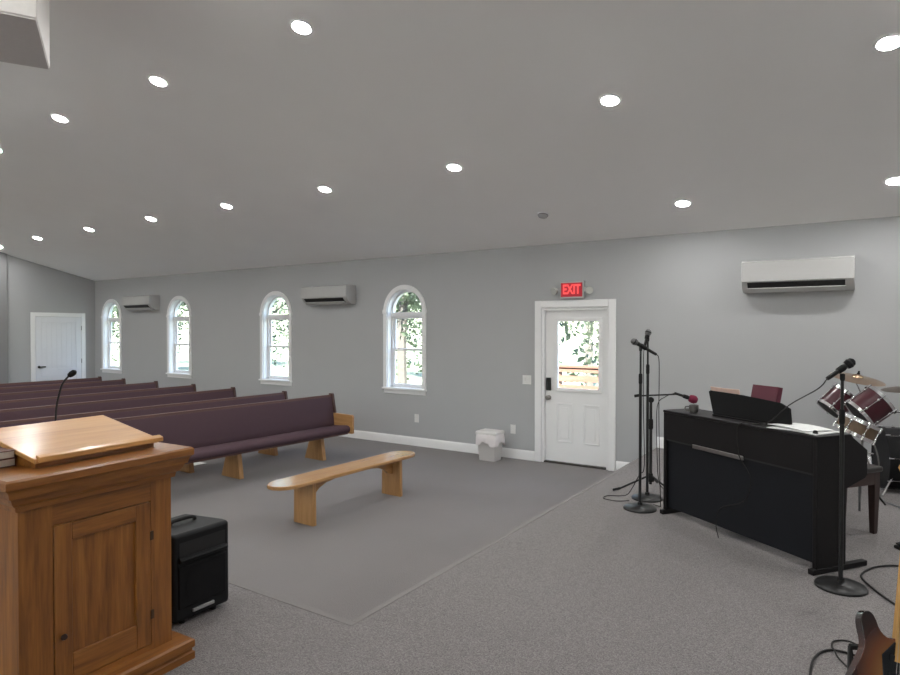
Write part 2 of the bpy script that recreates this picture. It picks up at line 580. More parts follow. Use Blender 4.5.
# windows
def arch_ring(mb, xc, ro, ri, y0, y1, zsp, n=20):
    vs, fs = [], []
    for y in (y0, y1):
        for r in (ri, ro):
            for i in range(n + 1):
                t = math.pi * i / n
                vs.append((xc + r * math.cos(t), y, zsp + r * math.sin(t)))
    m = n + 1
    for i in range(n):
        A, B, C, E = i, m + i, 2 * m + i, 3 * m + i
        fs += [(A, A + 1, B + 1, B), (C, E, E + 1, C + 1), (A, C, C + 1, A + 1), (B, B + 1, E + 1, E)]
    fs += [(0, m, 3 * m, 2 * m), (n, 2 * m + n, 3 * m + n, m + n)]
    mb._add(vs, fs)

def window(xc, idx):
    root = struct_empty('window_%d' % idx, (xc, D, 0))
    c = MB()                                             # casing on the wall face
    cw = 0.065
    c.box(-WW - cw, -WW, -0.022, 0, WZ0 - 0.02, WSP)
    c.box(WW, WW + cw, -0.022, 0, WZ0 - 0.02, WSP)
    arch_ring(c, 0, WW + cw, WW, -0.022, 0, WSP)
    c.build('window_casing', M['white'], root)
    c = MB()                                             # small blocks where the arch springs
    c.box(-WW - cw - 0.012, -WW, -0.028, 0, WSP - 0.03, WSP + 0.03)
    c.box(WW, WW + cw + 0.012, -0.028, 0, WSP - 0.03, WSP + 0.03)
    c.build('corner_block', M['white'], root, bevel=0.004)
    c = MB()
    c.box(-WW - 0.075, WW + 0.075, -0.05, 0.0, WZ0 - 0.02, WZ0 + 0.008)
    c.box(-WW, WW, 0.0, 0.10, WZ0 - 0.02, WZ0 + 0.008)
    c.box(-WW - 0.06, WW + 0.06, -0.018, 0, WZ0 - 0.085, WZ0 - 0.02)
    c.build('window_sill', M['white'], root, bevel=0.004)
    c = MB()                                             # lining of the recess
    c.box(-WW, -WW + 0.012, 0, 0.10, WZ0, WSP)
    c.box(WW - 0.012, WW, 0, 0.10, WZ0, WSP)
    arch_ring(c, 0, WW, WW - 0.012, 0, 0.10, WSP)
    c.build('window_jamb', M['white'], root)
    f = MB()                                             # frame with transom
    w2 = WW - 0.012
    f.box(-w2, -w2 + 0.028, 0.09, 0.15, WZ0, WSP)
    f.box(w2 - 0.028, w2, 0.09, 0.15, WZ0, WSP)
    arch_ring(f, 0, w2, w2 - 0.03, 0.09, 0.15, WSP)
    f.box(-w2, w2, 0.085, 0.15, WSP - 0.075, WSP - 0.01)
    f.box(-w2, w2, 0.09, 0.15, WZ0, WZ0 + 0.03)
    fr = f.build('window_frame', M['vinyl'], root)
    def sash(z0, z1, y):
        g = MB()
        a = w2 - 0.028
        s = 0.033
        g.box(-a, -a + s, y, y + 0.03, z0, z1)
        g.box(a - s, a, y, y + 0.03, z0, z1)
        g.box(-a + s, a - s, y, y + 0.03, z0, z0 + s)
        g.box(-a + s, a - s, y, y + 0.03, z1 - s, z1)
        so = g.build('sash', M['vinyl'], root, bevel=0.003)
        p = MB(); p.box(-a + s, a - s, y + 0.012, y + 0.016, z0 + s, z1 - s)
        p.build('pane', M['glass'], so)
    sash(WZ0 + 0.03, 1.475, 0.095)
    sash(1.445, WSP - 0.075, 0.122)
    p = MB()
    r = w2 - 0.03
    p.prism([(r * math.cos(math.pi * i / 18), WSP - 0.01 + (r + 0.01) * math.sin(math.pi * i / 18)) for i in range(19)], 0.115, 0.119, 'xz')
    p.build('arched_pane', M['glass'], fr)
for xc, i in WIN:
    window(xc, i)

# the glazed entrance door
def door_glazed():
    root = struct_empty('door_1', (0, D, 0))
    cx = (DX0 + DX1) / 2
    c = MB()
    cw = 0.095
    c.box(DX0 - cw, DX0, -0.025, 0, 0, DZ1 + cw)
    c.box(DX1, DX1 + cw, -0.025, 0, 0, DZ1 + cw)
    c.box(DX0, DX1, -0.025, 0, DZ1, DZ1 + cw)
    c.build('door_casing', M['white'], root, bevel=0.006)
    c = MB()
    c.box(DX0, DX0 + 0.03, 0, TW, 0, DZ1)
    c.box(DX1 - 0.03, DX1, 0, TW, 0, DZ1)
    c.box(DX0 + 0.03, DX1 - 0.03, 0, TW, DZ1 - 0.03, DZ1)
    c.build('door_jamb', M['white'], root)
    c = MB(); c.box(DX0 + 0.03, DX1 - 0.03, 0.0, TW, 0, 0.018)
    c.build('threshold', M['bark'], root)
    a, b = DX0 + 0.033, DX1 - 0.033
    y0, y1 = 0.055, 0.10
    gx0, gx1, gz0, gz1 = -3.41, -2.83, 0.99, 1.89       # glazed opening
    s = MB()
    s.box(a, gx0, y0, y1, 0.02, DZ1 - 0.033)
    s.box(gx1, b, y0, y1, 0.02, DZ1 - 0.033)
    s.box(gx0, gx1, y0, y1, gz1, DZ1 - 0.033)
    s.box(gx0, gx1, y0, y1, 0.02, gz0)
    slab = s.build('door_slab', M['door'], root)
    f = MB()
    t = 0.035
    for (x0, x1, z0, z1) in ((gx0 - t, gx0 + 0.012, gz0 - t, gz1 + t), (gx1 - 0.012, gx1 + t, gz0 - t, gz1 + t),
                             (gx0 + 0.012, gx1 - 0.012, gz0 - t, gz0 + 0.012), (gx0 + 0.012, gx1 - 0.012, gz1 - 0.012, gz1 + t)):
        f.box(x0, x1, y0 - 0.015, y0 + 0.005, z0, z1)
    f.build('glazing_bead', M['door'], root, bevel=0.005)
    p = MB(); p.box(gx0, gx1, 0.075, 0.081, gz0, gz1)
    p.build('pane', M['glass'], root)
    for x0, x1 in ((-3.42, -3.19), (-3.05, -2.82)):
        g = MB()
        z0, z1 = 0.28, 0.80
        w = 0.02
        for (u0, u1, v0, v1) in ((x0, x0 + w, z0, z1), (x1 - w, x1, z0, z1), (x0 + w, x1 - w, z0, z0 + w), (x0 + w, x1 - w, z1 - w, z1)):
            g.box(u0, u1, y0 - 0.010, y0 + 0.002, v0, v1)
        g.prism([(x0 + 0.055, z0 + 0.055), (x1 - 0.055, z0 + 0.055), (x1 - 0.055, z1 - 0.055), (x0 + 0.055, z1 - 0.055)], y0 - 0.008, y0 + 0.002, 'xz')
        g.build('raised_panel', M['door'], root, bevel=0.004)
    k = MB()
    k.box(-3.565, -3.495, y0 - 0.028, y0, 0.96, 1.13)
    k.build('keypad_lock', M['blackmetal'], root, bevel=0.008)
    k = MB()
    k.lathe([(0.033, 0), (0.033, 0.012), (0.013, 0.016), (0.013, 0.035), (0.028, 0.045), (0.030, 0.06), (0.018, 0.07)], (-3.53, y0, 0.865), (0, -1, 0), 16)
    k.build('door_knob', M['steel'], root)
    for z in (0.3, 1.05, 1.8):
        h = MB(); h.cyl((b - 0.003, y0 - 0.006, z - 0.045), (b - 0.003, y0 - 0.006, z + 0.045), 0.007)
        h.build('hinge', M['steel'], root)
    o = MB(); o.box(DX0, DX1, TW, TW + 0.02, -0.2, 0.02)
    o.build('outer_sill', M['deck'], root)
door_glazed()

# the white plank door in the back wall
def door_plank():
    root = struct_empty('door_2', (XB, 0, 0))
    y0, y1, z1 = 6.40, 7.36, 2.05
    c = MB()
    c.box(0, 0.025, y0 - 0.09, y0, 0, z1 + 0.09)
    c.box(0, 0.025, y1, y1 + 0.09, 0, z1 + 0.09)
    c.box(0, 0.025, y0, y1, z1, z1 + 0.09)
    c.build('door_casing', M['white'], root, bevel=0.006)
    s = MB()
    s.box(0, 0.012, y0 + 0.004, y1 - 0.004, 0.01, z1 - 0.004)
    s.build('door_slab', M['bluewhite'], root)
    f = MB()
    w = 0.12
    f.box(0.010, 0.022, y0 + 0.006, y0 + w, 0.01, z1 - 0.006)
    f.box(0.010, 0.022, y1 - w, y1 - 0.006, 0.01, z1 - 0.006)
    f.box(0.010, 0.022, y0 + w, y1 - w, 0.01, 0.25)
    f.box(0.010, 0.022, y0 + w, y1 - w, 0.74, 0.90)
    f.box(0.010, 0.022, y0 + w, y1 - w, z1 - 0.13, z1 - 0.006)
    f.build('door_frame', M['bluewhite'], root, bevel=0.003)
    f = MB()
    n = 7
    for z0, zz in ((0.255, 0.735), (0.905, z1 - 0.135)):
        for i in range(n):
            a = y0 + w + (y1 - y0 - 2 * w) * i / n
            b = y0 + w + (y1 - y0 - 2 * w) * (i + 1) / n
            f.box(0.010, 0.016, a + 0.006, b - 0.006, z0, zz)
    f.build('plank_panel', M['bluewhite'], root)
    k = MB()
    k.lathe([(0.027, 0), (0.027, 0.01), (0.011, 0.014), (0.011, 0.045)], (0.022, y0 + 0.065, 0.95), (1, 0, 0), 14)
    k.box(0.055, 0.075, y0 + 0.055, y0 + 0.18, 0.938, 0.962)
    k.build('door_handle', M['blackmetal'], root)
    for z in (0.3, 1.05, 1.8):
        h = MB(); h.cyl((0.028, y1 - 0.003, z - 0.05), (0.028, y1 - 0.003, z + 0.05), 0.008)
        h.build('hinge', M['steel'], root)
door_plank()

# ------------------------------------------------------------------ outside
mb = MB(); mb.box(-70, 30, D + TW + 0.02, 75, -0.75, -0.6)
struct(mb, 'lawn', M['grass'])
mb = MB(); mb.box(-40, 30, -40, YS - TW - 0.02, -0.75, -0.6)  # unseen pale ground, added to bounce sunlight up to the ceiling
struct(mb, 'ground', M['bounce_ground'])
def deck():
    r = thing('wooden_deck', 'red-brown wooden deck with board railing outside the glazed door', 'deck', (-3.6, D + TW + 0.025, -0.6))
    b = MB()
    for i in range(17):
        b.box(-2.4, 2.2, 0.14 * i, 0.14 * i + 0.134, 0.52, 0.556)
    b.build('deck_boards', M['deck'], r)
    f = MB()
    for x in (-2.3, 0, 2.1):
        for y in (0.1, 2.2):
            f.box(x - 0.045, x + 0.045, y - 0.045, y + 0.045, 0, 0.52)
    f.box(-2.4, 2.2, 2.30, 2.34, 0.35, 0.52)
    f.build('deck_frame', M['deck'], r)
    for x in (-2.35, -0.85, 0.65, 2.15):
        p = MB(); p.box(x - 0.045, x + 0.045, 2.25, 2.34, 0.5, 1.72)
        p.build('railing_post', M['deck'], r)
    for z in (0.68, 0.84, 1.0, 1.16, 1.32, 1.48, 1.64):
        p = MB(); p.box(-2.4, 2.2, 2.215, 2.25, z, z + 0.10)
        p.build('railing_board', M['deck'], r)
    p = MB(); p.box(-2.45, 2.25, 2.19, 2.36, 1.72, 1.755)
    p.build('railing_cap', M['deck'], r)
deck()
def tree(x, y, h, rad, label):
    r = thing('tree', label, 'tree', (x, y, -0.6), random.uniform(0, 360), 'trees beyond the lawn')
    t = MB()
    t.tube([(0, 0, -0.05), (0.05, 0, h * 0.3), (-0.06, 0.05, h * 0.6), (0, 0, h * 0.9)], 0.11 + rad * 0.02, 8, 4)
    for k in range(5):
        a = k * 1.26
        t.tube([(0, 0, h * (0.35 + 0.07 * k)), (rad * .35 * math.cos(a), rad * .35 * math.sin(a), h * (0.45 + .07 * k)),
                (rad * .7 * math.cos(a), rad * .7 * math.sin(a), h * (0.52 + .07 * k))], 0.045, 6, 3)
    t.build('trunk', M['bark'], r)
    c = MB()
    blobs = [(random.uniform(-.55, .55) * rad, random.uniform(-.55, .55) * rad, h * random.uniform(0.28, 0.92), rad * random.uniform(0.4, 0.62)) for _ in range(11)]
    for bx, by, bz, br in blobs:
        for _ in range(430):
            d = Vector((random.gauss(0, 1), random.gauss(0, 1), random.gauss(0, 1))).normalized() * br * random.uniform(0.6, 1.0)
            p = Vector((bx, by, bz)) + d
            u = Vector((random.gauss(0, 1), random.gauss(0, 1), random.gauss(0, 1))).normalized()
            w = u.orthogonal().normalized()
            s = random.uniform(0.08, 0.16)
            c._add([p - u * s, p + w * s * 0.5, p + u * s, p - w * s * 0.5], [(0, 1, 2, 3)])
    c.build('crown', M['leaf'], r)
TREES = [(-5.6, 16.0, 7.4, 2.5, 'broad leafy tree seen through the glass of the entrance door'),
         (-9.0, 23.5, 9.0, 2.7, 'leafy tree farther out, between the door view and the window nearest the door'),
         (-12.4, 16.0, 7.0, 2.5, 'leafy tree filling the arched window nearest the door'),
         (-16.6, 23.5, 9.2, 2.7, 'tall leafy tree farther out behind the window nearest the door'),
         (-19.2, 16.0, 7.2, 2.5, 'leafy tree filling the second arched window from the door'),
         (-24.2, 23.5, 9.0, 2.7, 'leafy tree farther out behind the second arched window from the door'),
         (-26.0, 16.0, 7.0, 2.5, 'leafy tree filling the third arched window from the door'),
         (-32.5, 16.5, 7.6, 2.5, 'leafy tree seen through the arched window beside the back wall'),
         (-32.5, 23.5, 9.0, 2.7, 'leafy tree farther out behind the third arched window from the door'),
         (-40.0, 23.5, 9.2, 2.7, 'farthest leafy tree outside the window beside the back wall')]
for t in TREES:
    tree(*t)

# ------------------------------------------------------------------ ceiling lights
def face_ceiling(o, x, y, dz=0.0):
    s = -SL if y >= RIDGE else SL
    n = Vector((0, -s, 1)).normalized()
    o.location = (x, y, ceil_z(y) - dz)
    o.rotation_mode = 'QUATERNION'
    o.rotation_quaternion = Vector((0, 0, 1)).rotation_difference(n)
def make_light():
    r = thing('ceiling_light', '', 'ceiling light')
    t = MB()
    t.lathe([(0.066, -0.001), (0.066, -0.009), (0.074, -0.0105), (0.085, -0.006), (0.088, 0.0)], n=32, cap=False)
    t.build('trim_ring', M['white'], r)
    l = MB()
    n = 24
    prof = [(0.066, -0.0088), (0.061, -0.0118), (0.041, -0.0140), (0.0, -0.0145)]
    vs = [(r_ * math.cos(2 * math.pi * i / n), r_ * math.sin(2 * math.pi * i / n), z_) for r_, z_ in prof[:3] for i in range(n)]
    fs = [(k * n + i, k * n + (i + 1) % n, (k + 1) * n + (i + 1) % n, (k + 1) * n + i) for k in range(2) for i in range(n)]
    l._add(vs, fs + [tuple(range(2 * n, 3 * n))])
    lo = l.build('lens', M['lens'], r)
    if lo.data.polygons[-1].normal.z > 0: lo.data.flip_normals()
    return r
lamp0 = make_light()
ordw = ['nearest', 'second', 'third', 'fourth', 'fifth', 'sixth', 'seventh']
LIGHTS = []
for k, x in enumerate((-3.55, -5.39, -7.23, -9.02, -10.83, -12.66, -14.45)):
    w = 'first' if k == 0 else ordw[k]
    LIGHTS.append((x, 5.44 if k < 6 else 5.5, 'lit round ceiling light, %s from the stage in the lower row' % w, 'ceiling lights in the lower row'))
for k, x in enumerate((-3.45, -5.26, -7.04, -8.82)):
    w = 'first' if k == 0 else ordw[k]
    LIGHTS.append((x, 3.25 if k < 3 else 3.33, 'lit round ceiling light, %s from the stage in the upper row' % w, 'ceiling lights in the upper row'))
LIGHTS += [(-1.70, 4.86, 'lit round ceiling light over the stage edge, above the microphone stands', 'ceiling lights over the stage'),
           (0.11, 4.86, 'lit round ceiling light in the top corner above the piano end', 'ceiling lights over the stage'),
           (-1.61, 6.86, 'lit round ceiling light close to the wall, between exit sign and air conditioner', 'ceiling lights over the stage'),
           (0.21, 6.86, 'lit round ceiling light close to the wall, above the drums', 'ceiling lights over the stage')]
OUT = [(-1.70, 2.86), (0.11, 2.86)] + [(x, 3.25) for x in (-10.6, -12.4, -14.2)] + [(x, 1.06) for x in (-3.5, -7.1, -10.7, -14.2)] + [(x, 1 - y) for x in (-3.5, -7.1, -10.7, -14.2) for y in (3.25, 5.44)] + \
      [(x, y) for x in (1.95, 3.6) for y in (4.86, 6.86)] + [(x, y) for x in (-1.65, 0.15, 1.95) for y in (-3.86, -5.86)]  # rows carried on out of view, plus rows added to light the lectern
for x, y in OUT:
    LIGHTS.append((x, y, 'lit round ceiling light added out of the view to light the room', 'ceiling lights out of the view'))
for i, (x, y, lab, g) in enumerate(LIGHTS):
    o = lamp0 if i == 0 else copy_tree(lamp0)
    face_ceiling(o, x, y, 0.0)
    tag(o, lab, 'ceiling light', g)

r = thing('smoke_detector', 'small round grey smoke detector on the ceiling in front of the exit sign', 'smoke detector')
t = MB(); t.lathe([(0.068, 0.0), (0.068, -0.012), (0.060, -0.014)], n=28); t.build('base', M['white'], r)
t = MB(); t.lathe([(0.058, -0.012), (0.060, -0.022), (0.050, -0.040), (0.030, -0.046)], n=28); t.build('cover', M['plastic_white'], r)
t = MB(); t.lathe([(0.0605, -0.016), (0.0612, -0.019), (0.0605, -0.022)], n=28, cap=False); t.build('vent_slot', M['dark'], r)
face_ceiling(r, -3.16, 6.75)

# white boxed housing hanging at the ceiling
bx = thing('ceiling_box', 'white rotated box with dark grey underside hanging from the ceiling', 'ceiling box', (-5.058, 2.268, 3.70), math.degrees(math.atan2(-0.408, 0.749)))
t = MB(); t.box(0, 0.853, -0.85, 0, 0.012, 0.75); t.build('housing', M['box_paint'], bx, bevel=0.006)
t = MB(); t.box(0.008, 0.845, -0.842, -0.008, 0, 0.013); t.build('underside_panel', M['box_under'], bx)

# ------------------------------------------------------------------ wall things
def exit_sign():
    r = thing('exit_sign', 'lit red EXIT sign with two emergency lamps above the glazed door', 'exit sign', (-3.165, D, 2.285))
    b = MB(); b.box(-0.165, 0.165, -0.06, 0, -0.115, 0.115); b.build('housing', M['plastic_white'], r, bevel=0.008)
    p = MB(); p.box(-0.145, 0.145, -0.064, -0.058, -0.09, 0.09); pn = p.build('face', M['exit_panel'], r)
    cu = bpy.data.curves.new('letters', 'FONT')
    cu.body = 'EXIT'; cu.size = 0.17; cu.align_x = 'CENTER'; cu.align_y = 'CENTER'; cu.extrude = 0.001; cu.offset = 0.004
    tmp = bpy.data.objects.new('letters_curve', cu)
    COL.objects.link(tmp)
    dg = bpy.context.evaluated_depsgraph_get()
    me = bpy.data.meshes.new_from_object(tmp.evaluated_get(dg))
    bpy.data.objects.remove(tmp)
    me.materials.clear()
    me.materials.append(M['exit_letter'])
    to = bpy.data.objects.new('lettering', me)
    COL.objects.link(to)
    to.parent = pn
    to.location = (0, -0.0655, 0)
    to.rotation_euler = (R_(90), 0, 0)
    to.scale = (0.70, 1, 1)
    for s in (-1, 1):
        a = MB()
        a.box(min(s * 0.165, s * 0.19), max(s * 0.165, s * 0.19), -0.05, -0.01, -0.03, 0.03)
        a.build('lamp_bracket', M['plastic_white'], r)
        h = MB()
        h.lathe([(0.028, 0.0), (0.045, 0.03), (0.048, 0.06), (0.044, 0.064)], (s * 0.225, -0.02, 0.0), (s * 0.35, -1, -0.25), 18)
        h.build('lamp_head', M['lamp_head'], r)
exit_sign()

def split_ac(xc, w, z0, z1, label):
    r = thing('air_conditioner', label, 'air conditioner', (xc, D, z0), 0, 'split air conditioners on the window wall')
    h = z1 - z0
    d = 0.225
    prof = [(0, 0.0), (-0.10, 0.0), (-d * 0.80, 0.05), (-d, 0.105), (-d - 0.004, h * 0.6), (-d, h - 0.02), (-d + 0.03, h), (0, h)]
    b = MB(); b.prism(prof, -w / 2, w / 2, 'yz'); b.build('body', M['plastic_white'], r, bevel=0.006)
    f = MB(); f.prism([(-d - 0.001, 0.108), (-d - 0.012, 0.108), (-d - 0.014, h * 0.6), (-d - 0.010, h - 0.012), (-d + 0.02, h - 0.004)], -w / 2 + 0.004, w / 2 - 0.004, 'yz')
    f.build('front_panel', M['plastic_white'], r, bevel=0.004)
    s = MB()
    s.prism([(-0.145, 0.018), (-0.150, 0.016), (-d * 0.80 - 0.007, 0.052), (-d - 0.004, 0.098), (-d + 0.003, 0.1), (-d * .80, 0.055)], -w / 2 + 0.06, w / 2 - 0.08, 'yz')
    s.build('air_outlet', M['dark'], r)
    s = MB()
    s.prism([(-0.120, 0.000), (-0.124, -0.006), (-d * .80 - 0.016, 0.036), (-d * .80 - 0.012, 0.044)], -w / 2 + 0.06, w / 2 - 0.08, 'yz')
    s.build('louver', M['plastic_white'], r)
    return r
split_ac(-0.615, 1.04, 2.178, 2.515, 'white split air conditioner on the wall above the piano and drums')
split_ac(-7.43, 1.02, 2.185, 2.49, 'white split air conditioner between the two arched windows nearest the door')
split_ac(-12.95, 1.05, 2.185, 2.485, 'white split air conditioner between the two arched windows nearest the back wall')

def plate(x, z, w, h, label, kind):
    r = thing('light_switch' if kind == 's' else 'wall_outlet', label, 'light switch' if kind == 's' else 'outlet', (x, D, z))
    p = MB(); p.box(-w / 2, w / 2, -0.007, 0, -h / 2, h / 2); p.build('cover_plate', M['outlet'], r, bevel=0.003)
    if kind == 's':
        for s in (-1, 1):
            q = MB(); q.box(s * w * 0.22 - 0.012, s * w * 0.22 + 0.012, -0.013, -0.005, -0.025, 0.025); q.build('rocker', M['outlet'], r, bevel=0.002)
    else:
        for s in (-1, 1):
            q = MB(); q.box(-0.016, 0.016, -0.0095, -0.005, s * 0.024 - 0.014, s * 0.024 + 0.014); q.build('socket', M['outlet'], r, bevel=0.003)
plate(-3.83, 1.09, 0.13, 0.125, 'white double switch plate on the wall beside the glazed door', 's')
plate(-4.04, 0.40, 0.08, 0.125, 'white outlet on the wall above the trash bin', 'o')
plate(-5.69, 0.42, 0.08, 0.125, 'white outlet on the wall under the arched window nearest the door', 'o')

# trash bin
def trash():
    r = thing('trash_bin', 'small white trash bin with a liner folded over its rim', 'trash bin', (-4.245, 7.40, 0.0))
    r.scale = (0.95, 0.95, 0.92)
    b = MB(); b.loft_rect(-0.125, 0.125, -0.095, 0.095, [(0, -0.005), (0.01, 0), (0.35, 0.025), (0.36, 0.033), (0.37, 0.033), (0.37, 0.02), (0.02, -0.01)], cap=False)
    b.box(-0.12, 0.12, -0.09, 0.09, 0.0, 0.012)
    b.build('bin_body', M['plastic_cream'], r, bevel=0.004)
    l = MB()
    n = 48
    vs, fs = [], []
    rows = [(0.385, 0.020), (0.398, 0.036), (0.375, 0.047), (0.32, 0.052), (0.25, 0.054)]
    for z, o in rows:
        for i in range(n):
            t = 2 * math.pi * i / n
            c, s = math.cos(t), math.sin(t)
            k = 1.0 / max(abs(c), abs(s))
            k = min(k, 1.28)
            w = 0.006 * math.sin(i * 2.3) * (0.4 + (0.40 - z) * 6)
            zz = z + (0.03 * math.sin(i * 0.55 + 1) + 0.012 * math.sin(i * 1.7) if z == 0.25 else 0.004 * math.sin(i * 1.3))
            vs.append((c * k * (0.125 + o + w), s * k * (0.095 + o + w), zz))
    for k in range(len(rows) - 1):
        for i in range(n):
            j = (i + 1) % n
            fs.append((k * n + i, k * n + j, (k + 1) * n + j, (k + 1) * n + i))
    l._add(vs, fs)
    l.build('bin_liner', M['liner'], r)
    d = MB(); d.loft_rect(-0.125, 0.125, -0.095, 0.095, [(0.378, 0.026), (0.388, 0.040), (0.422, 0.040), (0.438, 0.026), (0.443, -0.03)])
    d.build('bin_lid', M['plastic_cream'], r, bevel=0.004)
trash()

# ------------------------------------------------------------------ pews
def make_pew():
    r = thing('pew', '', 'pew', (0, 0, 0), 0, 'maroon upholstered pews')
    L = 4.6
    # seat cushion (rounded front)
    def rounded(pts): return pts
    s = MB()
    seat = [(0.06, 0.365), (0.34, 0.345), (0.385, 0.352), (0.405, 0.375), (0.41, 0.40), (0.40, 0.425), (0.375, 0.442), (0.33, 0.447), (0.20, 0.435), (0.06, 0.425)]
    s.prism(seat, -L + 0.02, -0.02, 'xz'); s.build('seat_cushion', M['fabric'], r)
    b = MB()
    back = [(0.075, 0.40), (0.09, 0.43), (0.085, 0.50), (0.045, 0.80), (0.035, 0.825), (0.015, 0.83), (0.0, 0.80), (0.045, 0.40)]
    b.prism(back, -L + 0.03, -0.03, 'xz'); b.build('back_cushion', M['fabric'], r)
    c = MB()
    c.prism([(0.036, 0.825), (0.040, 0.788), (0.030, 0.850), (-0.015, 0.850), (-0.022, 0.835), (-0.01, 0.825)], -L + 0.03, -0.03, 'xz')
    c.build('top_rail', M['railcap'], r)
    k = MB()
    k.prism([(0.0, 0.80), (0.012, 0.80), (0.052, 0.40), (0.03, 0.34), (0.0, 0.34)], -L + 0.03, -0.03, 'xz')
    k.build('back_board', M['pine_y'], r)
    u = MB(); u.box(0.03, 0.36, -L + 0.03, -0.03, 0.325, 0.355)
    u.build('seat_board', M['railcap'], r)
    armp = [(0.05, 0.335), (0.44, 0.335), (0.45, 0.345), (0.45, 0.575), (0.435, 0.592), (0.105, 0.598), (0.06, 0.598), (0.02, 0.55)]
    postp = [(0.108, 0.600), (0.085, 0.70), (0.055, 0.855), (0.045, 0.87), (-0.015, 0.87), (-0.025, 0.86), (-0.02, 0.80), (0.0, 0.600)]
    for y0 in (-0.035, -L):
        e = MB(); e.prism(armp, y0, y0 + 0.035, 'xz'); e.build('end_panel', M['pine_x'], r, bevel=0.005)
        e = MB(); e.prism(postp, y0, y0 + 0.035, 'xz'); e.build('end_post', M['endpost'], r, bevel=0.005)
    for y in (-0.36, -1.66, -2.96, -4.26):
        l = MB()
        l.prism([(-0.12, 0.0), (0.25, 0.0), (0.20, 0.325), (0.0, 0.325)], y - 0.03, y + 0.03, 'xz')
        l.build('leg', M['pine_z'], r, bevel=0.004)
    return r
pew0 = make_pew()
PEWS = [(-6.32, 6.50, -3.0, 'maroon pew in the front row, its light wood arm and legs in view'),
        (-7.13, 6.36, -1.5, 'maroon pew in the second row, directly behind the front pew'),
        (-8.28, 6.34, 0, 'maroon pew in the third row from the stage'),
        (-9.30, 6.34, 0, 'maroon pew in the fourth row from the stage'),
        (-10.38, 6.34, 0, 'maroon pew in the third row from the back'),
        (-11.42, 6.34, 0, 'maroon pew in the second row from the back'),
        (-12.25, 6.34, 0, 'maroon pew in the last row, nearest the white plank door')]
for i, (x, y, rz, lab) in enumerate(PEWS):
    o = pew0 if i == 0 else copy_tree(pew0)
    o.location = (x, y, 0)
    o.rotation_euler = (0, 0, R_(rz))
    o['label'] = lab
pp = MB()
pp._add([(-0.12, -0.09, 0.002), (0.1, -0.10, 0.004), (0.12, 0.08, 0.012), (-0.1, 0.1, 0.003), (-0.12, -0.09, 0.005), (0.1, -0.10, 0.007), (0.12, 0.08, 0.015), (-0.1, 0.1, 0.006)],
        [(3, 2, 1, 0), (4, 5, 6, 7), (0, 1, 5, 4), (1, 2, 6, 5), (2, 3, 7, 6), (3, 0, 4, 7)])
po = tag(pp.build('paper_sheet', M['paper']), 'white sheet of paper on the carpet beneath the pews', 'paper')
po.location = (-7.35, 5.03, 0.0)

# ------------------------------------------------------------------ low bench
def low_bench():
    r = thing('low_bench', 'long light oak bench with rounded ends on the carpet before the front pew', 'bench', (-4.235, 4.60, 0.0), -1.5)
    s = MB()
    hw, hl = 0.15, 0.965
    pts = []
    for i in range(13):
        t = math.pi * i / 12
        pts.append((hw * math.cos(t), hl - hw * 1.2 + hw * 1.2 * math.sin(t)))
    for i in range(13):
        t = math.pi + math.pi * i / 12
        pts.append((hw * math.cos(t), -hl + hw * 1.2 + hw * 1.2 * math.sin(t)))
    s.prism(pts, 0.392, 0.425, 'xy')
    s.build('seat', M['pine_y'], r, bevel=0.008, seg=3)
    for y in (-0.565, 0.66):
        l = MB(); l.prism([(-0.14, 0), (0.12, 0), (0.115, 0.392), (-0.135, 0.392)], y - 0.02, y + 0.02, 'xz')
        l.build('leg', M['pine_z'], r, bevel=0.004)
    for sg in (-1, 1):
        y0 = -0.545 if sg < 0 else 0.64
        d = -sg
        pts = [(y0, 0.392), (y0 + d * 0.36, 0.392), (y0 + d * 0.365, 0.372), (y0 + d * 0.33, 0.362), (y0 + d * 0.31, 0.345), (y0 + d * 0.22, 0.335),
               (y0 + d * 0.13, 0.30), (y0 + d * 0.07, 0.25), (y0 + d * 0.0, 0.235)]
        b = MB(); b.prism(pts, -0.018, 0.018, 'yz')
        b.build('brace', M['pine_y'], r, bevel=0.003)
low_bench()

